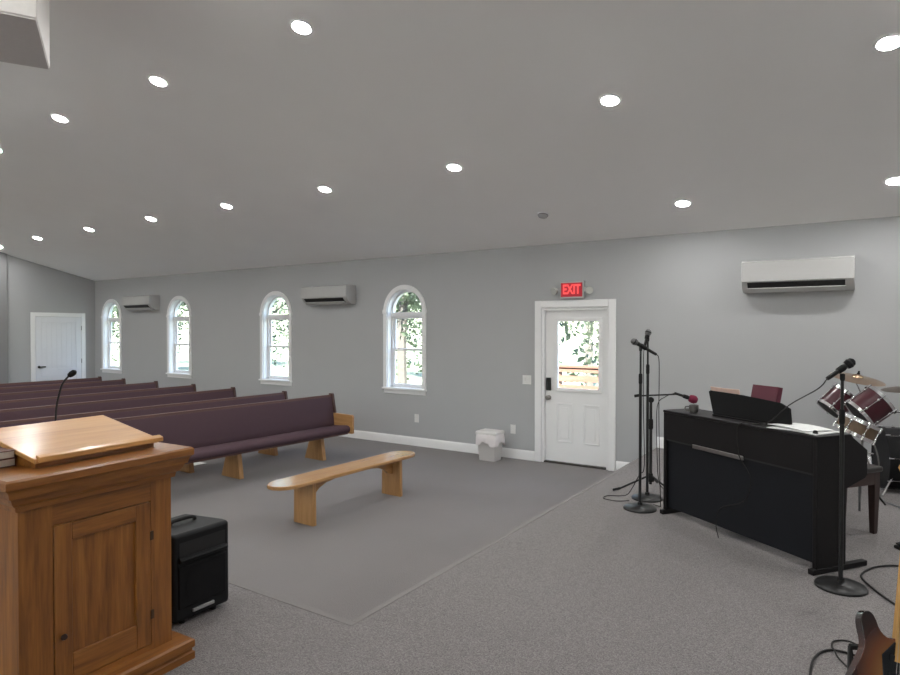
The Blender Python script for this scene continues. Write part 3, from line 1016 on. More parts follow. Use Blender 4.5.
# ------------------------------------------------------------------ lectern
LROT = 3.5
LX, LY = -2.405, 1.600
def lectern():
    r = thing('lectern', 'big oak lectern with slanted book rest and framed cupboard door', 'lectern', (LX, LY, HS), LROT)
    bx0, bx1, by0, by1 = -0.60, -0.08, -0.615, -0.015
    b = MB(); b.loft_rect(bx0, bx1, by0, by1, [(0, 0.066), (0.030, 0.066), (0.035, 0.058), (0.046, 0.058), (0.051, 0.066), (0.080, 0.066), (0.088, 0.058), (0.09, 0.0)])
    b.build('base_moulding', M['oak_y'], r)
    c = MB(); c.box(bx0, bx1 - 0.02, by0, by1, 0.085, 0.82)
    c.build('carcass', M['oak_z'], r)
    dy0, dy1, dz0, dz1 = -0.500, -0.110, 0.115, 0.715
    for y0, y1 in ((by0, dy0), (dy1, by1)):
        f = MB(); f.box(bx1 - 0.02, bx1, y0, y1, 0.085, 0.82); f.build('stile', M['oak_z'], r)
    for z0, z1 in ((dz1, 0.82), (0.085, dz0)):
        f = MB(); f.box(bx1 - 0.02, bx1 - 0.001, dy0, dy1, z0, z1); f.build('rail', M['oak_y'], r)
    d = MB()
    g = 0.003
    w = 0.068
    d.box(bx1 - 0.018, bx1 + 0.004, dy0 + g, dy0 + w, dz0 + g, dz1 - g)
    d.box(bx1 - 0.018, bx1 + 0.004, dy1 - w, dy1 - g, dz0 + g, dz1 - g)
    do = d.build('cupboard_door', M['oak_z'], r, bevel=0.003)
    for z0, z1 in ((dz0 + g, dz0 + 0.105), (dz1 - w, dz1 - g)):
        d = MB(); d.box(bx1 - 0.018, bx1 + 0.0035, dy0 + w, dy1 - w, z0, z1); d.build('door_rail', M['oak_y'], do, bevel=0.002)
    d = MB(); d.box(bx1 - 0.019, bx1 - 0.008, dy0 + w - 0.005, dy1 - w + 0.005, dz0 + 0.10, dz1 - w + 0.005)
    d.build('door_panel', M['oak_z'], do)
    k = MB(); k.lathe([(0.006, 0), (0.006, 0.006), (0.012, 0.011), (0.009, 0.018)], (bx1 + 0.003, dy0 + 0.03, 0.30), (1, 0, 0), 12)
    k.build('knob', M['darkwood'], do)
    for z in (0.24, 0.57):
        h = MB(); h.box(bx1, bx1 + 0.0065, dy1 - 0.006, dy1 + 0.008, z - 0.018, z + 0.018)
        h.build('hinge', M['hinge'], do)
    t = MB(); t.loft_rect(bx0, bx1, by0, by1, [(0.795, 0.0), (0.796, 0.012), (0.815, 0.015), (0.820, 0.024), (0.835, 0.034), (0.850, 0.040), (0.852, 0.048), (0.875, 0.054),
                                            (0.882, 0.060), (0.888, 0.067), (0.913, 0.067), (0.920, 0.060)])
    t.build('top_cornice', M['oak_y'], r)
    # book rest
    bkl = thing('book_rest', None, None, (-0.150, -0.277, 0.9205), 1.5)
    bkl.parent = r
    w0, w1 = -0.255, 0.255
    s = MB()
    s.prism([(-0.01, 0.0), (-0.01, 0.018), (-0.36, 0.088), (-0.36, 0.0)], w0 + 0.012, w1 - 0.012, 'xz')
    s.build('rest_box', M['oak_y'], bkl)
    s = MB()
    s.prism([(0.010, 0.018), (0.010, 0.036), (-0.385, 0.112), (-0.385, 0.094)], w0, w1, 'xz')
    s.build('slanted_top', M['rest_y'], bkl, bevel=0.003)
    s = MB()
    s.prism([(-0.004, 0.036), (0.022, 0.022), (0.022, 0.042), (-0.004, 0.050)], w0 + 0.01, w1 + 0.012, 'xz')
    s.build('stop_lip', M['rest_y'], bkl, bevel=0.003)
lectern()
def on_lectern(p):
    a = R_(LROT)
    return Vector((LX + p[0] * math.cos(a) - p[1] * math.sin(a), LY + p[0] * math.sin(a) + p[1] * math.cos(a), HS + p[2]))
def hymnal(loc, rz, label):
    r = thing('hymnal', label, 'book', loc, rz, 'hymnals on the lectern')
    c = MB()
    c.box(-0.075, 0.075, -0.105, 0.105, 0, 0.003)
    c.box(-0.075, 0.075, -0.105, 0.105, 0.027, 0.030)
    c.box(-0.075, -0.071, -0.105, 0.105, 0, 0.03)
    c.build('cover', M['hymnal'], r, bevel=0.001)
    p = MB(); p.box(-0.071, 0.070, -0.101, 0.101, 0.003, 0.027); p.build('pages', M['pages'], r)
p = on_lectern((-0.37, -0.603, 0.9208)); hymnal(p, 93, 'thick brown hymnal flat on the lectern top, under another hymnal')
p = on_lectern((-0.366, -0.605, 0.9511)); hymnal(p, 92, 'thick brown hymnal on top of the small stack on the lectern')

def goose():
    b = on_lectern((-0.555, -0.238, 0.9208))
    r = thing('gooseneck_microphone', 'thin black gooseneck microphone standing behind the lectern book rest', 'microphone', b)
    t = MB(); t.lathe([(0.022, 0), (0.022, 0.006), (0.012, 0.012), (0.010, 0.05), (0.006, 0.055)], n=16); t.build('socket', M['blackmetal'], r)
    rx, ry = 0.834, 0.552
    t = MB(); t.tube([(0, 0, 0.05), (0.006 * rx, 0.006 * ry, 0.16), (0.018 * rx, 0.018 * ry, 0.22), (0.034 * rx, 0.034 * ry, 0.27), (0.062 * rx, 0.062 * ry, 0.305)], 0.0042, 8, 5)
    t.build('gooseneck', M['blackmetal'], r)
    t = MB(); t.lathe([(0.004, -0.004), (0.010, 0.002), (0.013, 0.014), (0.012, 0.028), (0.006, 0.036)], (0.062 * rx, 0.062 * ry, 0.305), (0.8 * rx, 0.8 * ry, 0.55), 14)
    t.build('windscreen', M['foam_black'], r)
goose()

# ------------------------------------------------------------------ loudspeaker
def speaker():
    r = thing('loudspeaker', 'black portable loudspeaker on the carpet beside the lectern', 'loudspeaker', (-2.73, 1.905, HS), 1.0)
    w, h, d = 0.165, 0.445, 0.30
    b = MB()
    b.prism([(-d, -0.115), (-0.05, -w), (0, -w + 0.006), (0, w - 0.006), (-0.05, w), (-d, 0.115)], 0.022, h, 'xy')
    b.build('cabinet', M['speakerbox'], r, bevel=0.018, seg=3)
    g = MB(); g.box(-0.004, 0.006, -w + 0.03, w - 0.03, 0.085, 0.29)
    g.build('woofer_grille', M['speakergrille'], r, bevel=0.005)
    c = MB(); c.lathe([(0.012, 0.0), (0.05, 0.004), (0.092, 0.006), (0.098, 0.007)], (0.002, 0, 0.185), (1, 0, 0), 32); c.build('woofer_ring', M['speakergrille'], r)
    hn = MB()
    z0, z1, a = 0.315, 0.405, w - 0.035
    hn._add([(0.004, -a, z0), (0.004, a, z0), (0.004, a, z1), (0.004, -a, z1), (-0.05 + 0.055, -0.05, z0 + 0.04), (0.005, 0.05, z0 + 0.04), (0.005, 0.05, z1 - 0.04), (0.005, -0.05, z1 - 0.04)],
            [(0, 1, 5, 4), (1, 2, 6, 5), (2, 3, 7, 6), (3, 0, 4, 7), (4, 5, 6, 7)])
    hn.build('horn', M['dark'], r)
    li = MB()
    li.prism([(0.0, z0 - 0.012), (0.022, z0 - 0.004), (0.026, z0 + 0.010), (0.004, z0 + 0.022)], -a - 0.005, a + 0.005, 'xz')
    li.build('horn_lip', M['speakerbox'], r, bevel=0.004)
    bd = MB(); bd.box(-0.002, 0.010, -0.06, 0.06, 0.052, 0.066); bd.build('badge_strip', M['silver'], r, bevel=0.001)
    hd = MB(); hd.tube([(-0.16, -0.07, h - 0.004), (-0.16, -0.055, h + 0.018), (-0.16, 0.055, h + 0.018), (-0.16, 0.07, h - 0.004)], 0.009, 8, 3)
    hd.build('carry_handle', M['rubber'], r)
    for x in (-0.04, -0.26):
        for y in (-0.09, 0.09):
            f = MB(); f.lathe([(0.014, 0), (0.016, 0.024)], (x, y, 0), n=12); f.build('rubber_foot', M['rubber'], r)
speaker()

# ------------------------------------------------------------------ microphone stands
CR = Vector((0.834, 0.552, 0))
CB = Vector((-0.552, 0.834, 0))
def round_stand(loc, top, label, thick=0.5):
    r = thing('microphone_stand', label, 'microphone stand', loc, 0, 'microphone stands')
    b = MB(); b.lathe([(0.128, 0.0), (0.128, 0.010), (0.118, 0.020), (0.05, 0.030), (0.02, 0.034), (0.018, 0.055)], n=36); b.build('round_base', M['blackmetal'], r)
    p = MB(); p.cyl((0, 0, 0.04), (0, 0, top * 0.80), 0.0115, n=14); p.build('lower_tube', M['blackmetal'], r)
    p = MB(); p.lathe([(0.0125, 0), (0.0145, 0.01), (0.0145, 0.07), (0.012, 0.08)], (0, 0, top * 0.80 - 0.04), n=14); p.build('clutch', M['rubber'], r)
    p = MB(); p.cyl((0, 0, top * 0.80), (0, 0, top - 0.03), 0.008, n=12); p.build('upper_tube', M['blackmetal'], r)
    p = MB(); p.lathe([(0.010, -0.04), (0.013, -0.03), (0.013, -0.005), (0.008, 0.0)], (0, 0, top), n=12)
    p.build('clip_mount', M['rubber'], r)
    return r
def microphone(head, tail, label, headmat, cable_pts=None, foam=False):
    head, tail = Vector(head), Vector(tail)
    L = (head - tail).length
    r = thing('microphone', label, 'microphone', tail, 0, 'vocal microphones')
    d = head - tail
    hr = 0.026
    b = MB(); b.lathe([(0.010, 0.0), (0.0115, 0.004), (0.0125, L * 0.4), (0.017, L - 0.055), (0.018, L - 0.045)], (0, 0, 0), d, 16); b.build('handle', M['blackmetal'], r)
    if foam:
        h = MB(); h.lathe([(0.016, L - 0.06), (0.030, L - 0.05), (0.037, L - 0.025), (0.036, L - 0.005), (0.024, L + 0.014), (0.006, L + 0.02)], (0, 0, 0), d, 18)
        h.build('foam_windscreen', headmat, r)
    else:
        h = MB(); h.lathe([(0.018, L - 0.048), (0.024, L - 0.040), (hr, L - 0.022), (0.023, L - 0.004), (0.013, L + 0.006), (0.004, L + 0.008)], (0, 0, 0), d, 18)
        h.build('grille', headmat, r)
        k = MB(); k.lathe([(hr, L - 0.026), (hr + 0.0015, L - 0.024), (hr + 0.0015, L - 0.019), (hr, L - 0.017)], (0, 0, 0), d, 18, cap=False); k.build('grille_band', M['blackmetal'], r)
    c = MB(); c.lathe([(0.016, L * 0.42), (0.018, L * 0.47), (0.019, L * 0.62), (0.017, L * 0.66)], (0, 0, 0), d, 14); c.build('clip', M['rubber'], r)
    if cable_pts:
        c = MB(); c.tube([Vector(p) - tail for p in cable_pts], 0.0035, 6, 6); c.build('cable', M['cable'], r)
    return r

m1 = Vector((-1.485, 4.978, HS))
round_stand(m1, 1.295, 'round-based microphone stand in front of the pair beside the piano')
t1 = m1 + Vector((0, 0, 1.295))
h1 = t1 - CR * 0.068 + Vector((0, 0, 0.045)); e1 = t1 + CR * 0.125 + Vector((0, 0, -0.068))
microphone(h1, e1, 'handheld microphone with grey grille pointing to the door, on the front round stand', M['mesh_grey'],
           [e1, e1 + CR * 0.022 + Vector((0, 0, -0.06)), e1 + CR * 0.022 + Vector((0, 0, -0.45)), e1 + CR * 0.03 + Vector((0, 0, -0.9)),
            (e1.x + 0.03, e1.y + 0.02, HS + 0.12), (e1.x + 0.03, e1.y + 0.03, HS + 0.03), (e1.x + 0.02, e1.y + 0.06, HS + 0.008), (m1.x + 0.06, m1.y + 0.16, HS + 0.008)])
m2 = Vector((-1.525, 5.315, HS))
round_stand(m2, 1.365, 'tallest round-based microphone stand, just behind the front one beside the piano')
t2 = m2 + Vector((0, 0, 1.365))
h2 = t2 + CR * 0.008 + Vector((0, 0, 0.055)); e2 = t2 - CR * 0.035 - CB * 0.03 + Vector((0, 0, -0.075))
microphone(h2, e2, 'handheld microphone pointing up at the top of the tallest stand', M['mesh_grey'],
           [e2, e2 - CR * 0.01 + Vector((0, 0, -0.1)), e2 - CR * 0.01 + Vector((0, 0, -0.5)), e2 + CR * 0.0 + Vector((0, 0, -1.0)),
            (m2.x - 0.06, m2.y - 0.02, HS + 0.20), (m2.x - 0.14, m2.y - 0.04, HS + 0.04), (m2.x - 0.20, m2.y - 0.06, HS + 0.009), (m2.x - 0.30, m2.y - 0.12, HS + 0.008), (m2.x - 0.30, m2.y - 0.22, HS + 0.008), (m2.x - 0.18, m2.y - 0.24, HS + 0.008), (m2.x - 0.10, m2.y - 0.17, HS + 0.008)])

def boom_stand():
    c = Vector((-1.575, 5.59, HS))
    r = thing('boom_stand', 'black tripod boom stand whose arm reaches over the piano corner', 'microphone stand', c, 0, 'microphone stands')
    p = MB(); p.cyl((0, 0, 0.06), (0, 0, 0.60), 0.0135, n=14); p.build('lower_tube', M['blackmetal'], r)
    p = MB(); p.cyl((0, 0, 0.58), (0, 0, 0.81), 0.0125, n=12); p.build('upper_tube', M['blackmetal'], r)
    p = MB(); p.lathe([(0.017, -0.045), (0.021, -0.03), (0.021, 0.03), (0.017, 0.045)], (0, 0, 0.59), n=14); p.build('clutch', M['rubber'], r)
    p = MB(); p.lathe([(0.03, 0.0), (0.032, 0.02), (0.022, 0.05), (0.018, 0.07)], (0, 0, 0.085), n=16); p.build('leg_hub', M['rubber'], r)
    for a in (215, 335, 95):
        l = MB()
        ca, sa = math.cos(R_(a)), math.sin(R_(a))
        l.tube([(0.015 * ca, 0.015 * sa, 0.135), (0.30 * ca, 0.30 * sa, 0.012)], 0.0085, 8)
        lo = l.build('leg', M['blackmetal'], r)
        f = MB(); f.tube([(0.27 * ca, 0.27 * sa, 0.025), (0.335 * ca, 0.335 * sa, 0.011)], 0.0105, 8); f.build('rubber_foot', M['rubber'], lo)
    k = MB(); k.lathe([(0.02, -0.018), (0.025, -0.012), (0.025, 0.012), (0.02, 0.018)], (0, 0, 0.805), (-0.55, 0.83, 0), 16); k.build('boom_clamp', M['rubber'], r)
    a0 = -CR * 0.145 + Vector((0, 0, 0.838)); a1 = CR * 0.22 + Vector((0, 0, 0.855))
    b = MB(); b.tube([a0, a1], 0.0075, 10); b.build('boom_arm', M['blackmetal'], r)
    w = MB(); w.tube([a0, a0 + CR * 0.05 + Vector((0, 0, 0.008))], 0.0125, 10); w.build('counterweight', M['rubber'], r)
    e = c + a1
    tail = c + CR * 0.13 + Vector((0, 0, 0.835)) - CB * 0.022
    mid = c + CR * 0.245 + Vector((0, 0, 0.852)) - CB * 0.022
    g = microphone(c + CR * 0.385 + Vector((0, 0, 0.805)) - CB * 0.015, c + CR * 0.205 + Vector((0, 0, 0.866)) - CB * 0.006, 'microphone with pink foam windscreen at the end of the boom arm', M['foam_pink'],
                   [c + CR * 0.205 + Vector((0, 0, 0.864)) - CB * 0.006, c + CR * 0.12 + Vector((0, 0, 0.835)) - CB * 0.025, c + CR * 0.05 + Vector((0, 0, 0.75)) - CB * 0.02,
                    c + CR * 0.055 + Vector((0, 0, 0.4)), c + CR * 0.07 + Vector((0, 0, 0.10)), c + CR * 0.13 + Vector((0, 0, 0.006)) + CB * 0.06], foam=True)
boom_stand()

m3 = Vector((-0.105, 4.075, HS))
round_stand(m3, 1.185, 'round-based microphone stand at the near end of the piano')
t3 = m3 + Vector((0, 0, 1.185))
h3 = t3 + CR * 0.056 + Vector((0, 0, 0.068)); e3 = t3 - CR * 0.085 + Vector((0, 0, -0.030))
PA = Vector((-1.302, 4.967, HS))
pdir = Vector((0.814, -0.581, 0)); pn = Vector((0.581, 0.814, 0))
def onp(s, d, z): return PA + pdir * s + pn * d + Vector((0, 0, z))
microphone(h3, e3, 'handheld microphone with black head above the near end of the piano', M['foam_black'],
           [e3, e3 - CR * 0.05 + Vector((0, 0, -0.055)), e3.lerp(onp(0.92, 0.06, 0.83), 0.6) + Vector((0, 0, 0.01)), onp(0.92, 0.06, 0.83), onp(0.85, 0.02, 0.812), onp(0.78, -0.008, 0.812), onp(0.745, -0.018, 0.76), onp(0.76, -0.02, 0.6),
            onp(0.85, -0.012, 0.46), onp(0.80, -0.012, 0.30), onp(0.60, -0.012, 0.20), onp(0.56, -0.014, 0.08), onp(0.62, -0.05, 0.006)])

# ------------------------------------------------------------------ digital piano
def piano():
    ang = math.degrees(math.atan2(pdir.y, pdir.x))
    r = thing('digital_piano', 'long black digital piano with its plain back to the room', 'piano', PA, ang)
    L = 1.32
    H = 0.805
    for s0, s1 in ((0, 0.03), (L - 0.03, L)):
        p = MB()
        p.prism([(0.0, 0.03), (0.24, 0.03), (0.24, 0.48), (0.40, 0.53), (0.42, 0.55), (0.42, 0.70), (0.30, 0.78), (0.28, H - 0.002), (0.0, H - 0.002)], s0, s1, 'yz')
        po = p.build('side_panel', M['piano'], r, bevel=0.004)
        f = MB(); f.box(s0 - 0.004, s1 + 0.004, -0.03, 0.42, 0.0, 0.032); f.build('foot', M['piano'], po, bevel=0.004)
    u = MB(); u.box(0.03, L - 0.03, 0.0, 0.018, 0.585, H - 0.02); u.build('upper_back', M['piano'], r)
    lo = MB(); lo.box(0.03, L - 0.03, 0.022, 0.040, 0.055, 0.575); lo.build('lower_back', M['piano_back'], r)
    t = MB(); t.box(0, L, -0.006, 0.285, H - 0.02, H); t.build('top_board', M['piano'], r, bevel=0.004)
    k = MB(); k.box(0.03, L - 0.03, 0.04, 0.42, 0.56, 0.60); k.build('key_bed', M['piano'], r)
    k = MB(); k.box(0.05, L - 0.05, 0.26, 0.40, 0.60, 0.665); k.build('keyboard', M['ivory'], r)
    sl = MB(); sl.box(0.03, L - 0.03, 0.004, 0.02, 0.572, 0.588); sl.build('shadow_gap', M['dark'], r)
    st = MB(); st.box(0.32, 0.78, -0.008, 0.006, 0.563, 0.590); st.build('metal_strip', M['steel'], r, bevel=0.002)
    # music rest leaning away from the viewer
    m = MB()
    z0 = H + 0.008
    tilt = Matrix.Translation((0, 0.13, z0)) @ Matrix.Rotation(R_(-14), 4, 'X')
    m.prism([(0.385, 0.0), (1.02, 0.0), (1.03, 0.02), (1.00, 0.115), (0.93, 0.142), (0.62, 0.162), (0.315, 0.168), (0.30, 0.158)], -0.010, 0.010, 'xz', tilt)
    m.build('music_rest', M['restblack'], r, bevel=0.003)
    m = MB(); m.box(0.40, 1.03, 0.10, 0.19, H, H + 0.010); m.build('rest_ledge', M['piano'], r)
    pd = MB(); pd.box(0.55, 0.75, 0.14, 0.20, 0.03, 0.12)
    for x in (0.59, 0.65, 0.71):
        pd.box(x - 0.012, x + 0.012, 0.19, 0.30, 0.045, 0.055)
    pd.build('pedal_unit', M['piano'], r)
piano()
ANG = math.degrees(math.atan2(pdir.y, pdir.x))
def songbook():
    # stands behind the music rest
    r = thing('songbook', 'maroon songbook standing open behind the piano music rest', 'book', onp(0.70, 0.225, 0.796 + 0.010), ANG - 4)
    tl = Matrix.Rotation(R_(-12), 4, 'X')
    c = MB()
    c.box(-0.115, 0.115, 0.0, 0.004, 0.0, 0.24, tl)
    c.box(0.11, 0.115, 0.0, 0.035, 0.0, 0.24, tl)
    c.build('cover', M['redbook'], r)
    p = MB(); p.box(-0.11, 0.11, 0.004, 0.032, 0.005, 0.235, tl); p.build('pages', M['pages'], r)
songbook()
def loose(name, label, mat, loc, rz, w, d, tilt, rx=0.0, cat='paper', group=None):
    s = MB()
    n = 6
    for k in range(n):
        a = -w / 2 + w * k / n; b = -w / 2 + w * (k + 1) / n
        za = 0.006 * math.sin(3.1 * k / n); zb = 0.006 * math.sin(3.1 * (k + 1) / n)
        s._add([(a, -d / 2, za), (b, -d / 2, zb), (b, d / 2, zb), (a, d / 2, za), (a, -d / 2, za + tilt), (b, -d / 2, zb + tilt), (b, d / 2, zb + tilt), (a, d / 2, za + tilt)],
               [(3, 2, 1, 0), (4, 5, 6, 7), (0, 1, 5, 4), (1, 2, 6, 5), (2, 3, 7, 6), (3, 0, 4, 7)])
    o = s.build(name, mat)
    o.location = loc
    o.rotation_euler = (R_(rx), 0, R_(rz))
    return tag(o, label, cat, group)
loose('sheet_music', 'pale peach sheet music showing over the top of the piano music rest', M['papertint'], onp(0.43, 0.208, 0.908), ANG, 0.27, 0.20, 0.004, 104, group='sheet music on the piano')
loose('sheet_music', 'white sheet music lying flat on the piano top beside the rest', M['paper'], onp(1.12, 0.120, 0.806), ANG + 6, 0.32, 0.23, 0.006, group='sheet music on the piano')
loose('sheet_music', 'topmost white sheet of music, skewed, on the piano top', M['paper'], onp(1.09, 0.132, 0.8185), ANG - 8, 0.30, 0.21, 0.004, group='sheet music on the piano')
def cup():
    r = thing('cup', 'small grey cup standing on the far end of the piano top', 'cup', onp(0.225, 0.09, 0.8055), 0)
    t = MB(); t.lathe([(0.022, 0), (0.030, 0.006), (0.036, 0.03), (0.034, 0.058), (0.031, 0.058), (0.030, 0.02), (0.004, 0.012)], n=20); t.build('bowl', M['cup'], r)
    h = MB(); h.tube([(-0.033, -0.01, 0.045), (-0.055, -0.017, 0.042), (-0.055, -0.017, 0.018), (-0.033, -0.01, 0.014)], 0.005, 8, 4); h.build('handle', M['cup'], r)
cup()
t = MB(); t.lathe([(0.013, 0), (0.015, 0.004), (0.013, 0.020), (0.008, 0.026)], n=14)
o = tag(t.build('bottle_cap', M['rubber']), 'tiny black cap standing at the near end of the piano top', 'cap'); o.location = onp(1.265, 0.05, 0.8055)

def piano_bench():
    c = Vector((-0.298, 5.343, HS))
    r = thing('piano_bench', 'dark wooden piano bench behind the near end of the piano', 'bench', c, ANG)
    hl, hd = 0.36, 0.20
    s = MB(); s.box(-hl, hl, -hd, hd, 0.435, 0.475); s.build('padded_seat', M['benchpad'], r, bevel=0.012, seg=3)
    a = MB()
    a.box(-hl + 0.015, hl - 0.015, -hd + 0.015, -hd + 0.035, 0.35, 0.435); a.box(-hl + 0.015, hl - 0.015, hd - 0.035, hd - 0.015, 0.35, 0.435)
    a.box(-hl + 0.015, -hl + 0.035, -hd + 0.035, hd - 0.035, 0.35, 0.435); a.box(hl - 0.035, hl - 0.015, -hd + 0.035, hd - 0.035, 0.35, 0.435)
    a.build('apron', M['darkwood'], r)
    for sx in (-1, 1):
        for sy in (-1, 1):
            x, y = sx * (hl - 0.04), sy * (hd - 0.04)
            l = MB(); l.loft_rect(x - 0.012, x + 0.012, y - 0.012, y + 0.012, [(0, 0.004), (0.02, 0.006), (0.34, 0.014), (0.435, 0.014)]); l.build('leg', M['darkwood'], r, bevel=0.002)
piano_bench()

# ------------------------------------------------------------------ drums
def drum_parts(r, axis, rad, ln, shell, top, bottom, lugs=6, ctr=(0, 0, 0), hoop=None):
    ax = Vector(axis).normalized(); c = Vector(ctr)
    hoop = hoop or M['chrome']
    s = MB(); s.lathe([(rad - 0.006, -ln / 2), (rad, -ln / 2 + 0.004), (rad, ln / 2 - 0.004), (rad - 0.006, ln / 2)], c, ax, 36); s.build('shell', shell, r)
    for sg, hm in ((1, top), (-1, bottom)):
        h = MB(); p = ln / 2
        h.lathe([(rad - 0.004, sg * (p - 0.018)), (rad + 0.010, sg * (p - 0.018)), (rad + 0.010, sg * (p + 0.008)), (rad + 0.003, sg * (p + 0.010)), (rad - 0.004, sg * (p + 0.003))], c, ax, 36, cap=False)
        h.build('hoop', hoop, r)
        d = MB(); d.lathe([(rad - 0.003, sg * (p + 0.001)), (rad * 0.5, sg * (p + 0.003)), (0.003, sg * (p + 0.0035))], c, ax, 36, cap=False)
        d.build('drumhead', hm, r)
    q = Vector((0, 0, 1)).rotation_difference(ax).to_matrix()
    for k in range(lugs):
        a = 2 * math.pi * (k + 0.5) / lugs
        u = q @ Vector((math.cos(a), math.sin(a), 0))
        l = MB()
        l.cyl(c + u * (rad + 0.007) - ax * (ln / 2), c + u * (rad + 0.007) + ax * (ln / 2), 0.0035, n=6)
        for sg in (-1, 1):
            l.ball(c + u * (rad + 0.006) + ax * sg * ln * 0.27, 0.013, 8)
            l.cyl(c + u * (rad + 0.012) + ax * sg * (ln / 2 - 0.02), c + u * (rad + 0.012) + ax * sg * (ln / 2 + 0.014), 0.007, n=8)
        l.build('tension_lug', M['chrome'], r)
def bass():
    c = Vector((0.33, 6.86, HS + 0.283))
    r = thing('bass_drum', 'big black bass drum standing on the stage at the photo edge', 'drum', (c.x, c.y, HS))
    drum_parts(r, (-1, -0.25, 0), 0.265, 0.42, M['black'], M['blackhead'], M['blackhead'], 8, (0, 0, 0.283), M['black'])
    for s in (-1, 1):
        l = MB(); l.cyl((-0.12, s * 0.24, 0.17), (-0.20, s * 0.36, 0.006), 0.008, n=8); l.build('spur', M['chrome'], r)
    h = MB(); h.cyl((-0.05, 0, 0.545), (-0.05, 0, 0.70), 0.012)
    h.tube([(-0.05, 0, 0.69), (-0.20, -0.03, 0.70), (-0.33, -0.08, 0.71)], 0.010, 8); h.tube([(-0.05, 0, 0.69), (-0.12, -0.06, 0.70)], 0.010, 8)
    h.build('tom_holder', M['chrome'], r)
bass()
def tom(loc, axis, rad, ln, label):
    r = thing('rack_tom', label, 'drum', loc, 0, 'maroon rack toms')
    drum_parts(r, axis, rad, ln, M['maroon'], M['drumhead'], M['blackhead'], 6)
tom((-0.213, 6.84, 1.10), (0.62, 0.30, 0.72), 0.126, 0.20, 'smaller maroon rack tom, nearer to the piano')
tom((0.034, 6.46, 1.11), (0.72, 0.28, 0.62), 0.142, 0.215, 'larger maroon rack tom over the bass drum')
def snare():
    r = thing('snare_drum', 'shallow tan wooden snare drum tilted beneath the rack toms', 'drum', (-0.052, 6.04, 0.987))
    drum_parts(r, (0.42, 0.10, 0.9), 0.150, 0.12, M['snarewood'], M['drumhead'], M['drumhead'], 8)
    s = thing('snare_stand', 'small dark stand holding the snare drum', 'drum stand', (-0.03, 6.05, HS))
    t = MB(); t.cyl((0, 0, 0.10), (0, 0, 0.46), 0.011); t.build('tube', M['blackmetal'], s)
    for a in (30, 150, 270):
        l = MB(); l.tube([(0, 0, 0.26), (0.20 * math.cos(R_(a)), 0.20 * math.sin(R_(a)), 0.01)], 0.008, 8); l.build('leg', M['blackmetal'], s)
    for a in (0, 120, 240):
        l = MB(); ca, sa = math.cos(R_(a)), math.sin(R_(a))
        l.tube([(0, 0, 0.45), (0.09 * ca, 0.09 * sa, 0.47 - 0.04 * ca)], 0.007, 8); l.build('cradle_arm', M['chrome'], s)
snare()
def cymbal(base, top, rad, axis, mat, label, slabel, tall_name='cymbal_stand'):
    base = Vector(base); top = Vector(top)
    r = thing('cymbal', label, 'cymbal', top)
    c = MB(); c.lathe([(rad, -0.022), (rad * 0.6, -0.010), (rad * 0.22, 0.0), (rad * 0.19, 0.012), (rad * 0.10, 0.022), (0.008, 0.025),
                       (0.008, 0.023), (rad * 0.10, 0.020), (rad * 0.19, 0.010), (rad * 0.22, -0.002), (rad * 0.6, -0.012), (rad, -0.0235)], (0, 0, 0), axis, 40, cap=False)
    c.build('plate', mat, r)
    s = thing('cymbal_stand', slabel, 'cymbal stand', base)
    h = top - base
    hub = h - Vector(axis).normalized() * 0.06
    t = MB(); t.cyl((0, 0, 0.06), (0, 0, h.z * 0.55), 0.0125); t.build('lower_tube', M['steel'], s)
    t = MB(); t.tube([(0, 0, h.z * 0.54), (0, 0, h.z * 0.80), hub, h + Vector(axis).normalized() * 0.05], 0.0075, 8); t.build('upper_tube', M['chrome'], s)
    t = MB(); t.lathe([(0.004, 0.026), (0.013, 0.026), (0.013, 0.036), (0.008, 0.040), (0.010, 0.055), (0.004, 0.058)], h, axis, 12); t.build('wing_nut', M['rubber'], s)
    for a in (70, 190, 310):
        l = MB(); l.tube([(0, 0, 0.30), (0.26 * math.cos(R_(a)), 0.26 * math.sin(R_(a)), 0.012)], 0.008, 8)
        lo = l.build('leg', M['chrome'], s)
        f = MB(); f.ball((0.26 * math.cos(R_(a)), 0.26 * math.sin(R_(a)), 0.013), 0.013, 8); f.build('rubber_foot', M['rubber'], lo)
cymbal((-0.02, 7.20, HS), (-0.06, 7.12, 1.325), 0.23, (0.20, -0.12, 1), M['bronze'], 'bronze crash cymbal above the rack toms', 'chrome cymbal stand behind the rack toms')
cymbal((0.62, 6.45, HS), (0.335, 6.50, 1.30), 0.23, (-0.08, -0.05, 1), M['bronze_dark'], 'dark bronze cymbal cut by the photo edge', 'chrome cymbal stand beside the bass drum')
# microphone cord that hangs in front of the drum
t = MB(); t.tube([(0.04, 6.36, 0.86), (0.075, 6.37, 0.78), (0.10, 6.38, 0.66), (0.10, 6.37, 0.50), (0.12, 6.38, 0.36), (0.20, 6.20, 0.357), (0.35, 6.0, 0.357)], 0.006, 8, 6)
t.build('grey_cable', M['steel'])
tag(bpy.data.objects['grey_cable'], 'thin grey cable hanging in front of the bass drum', 'cable')

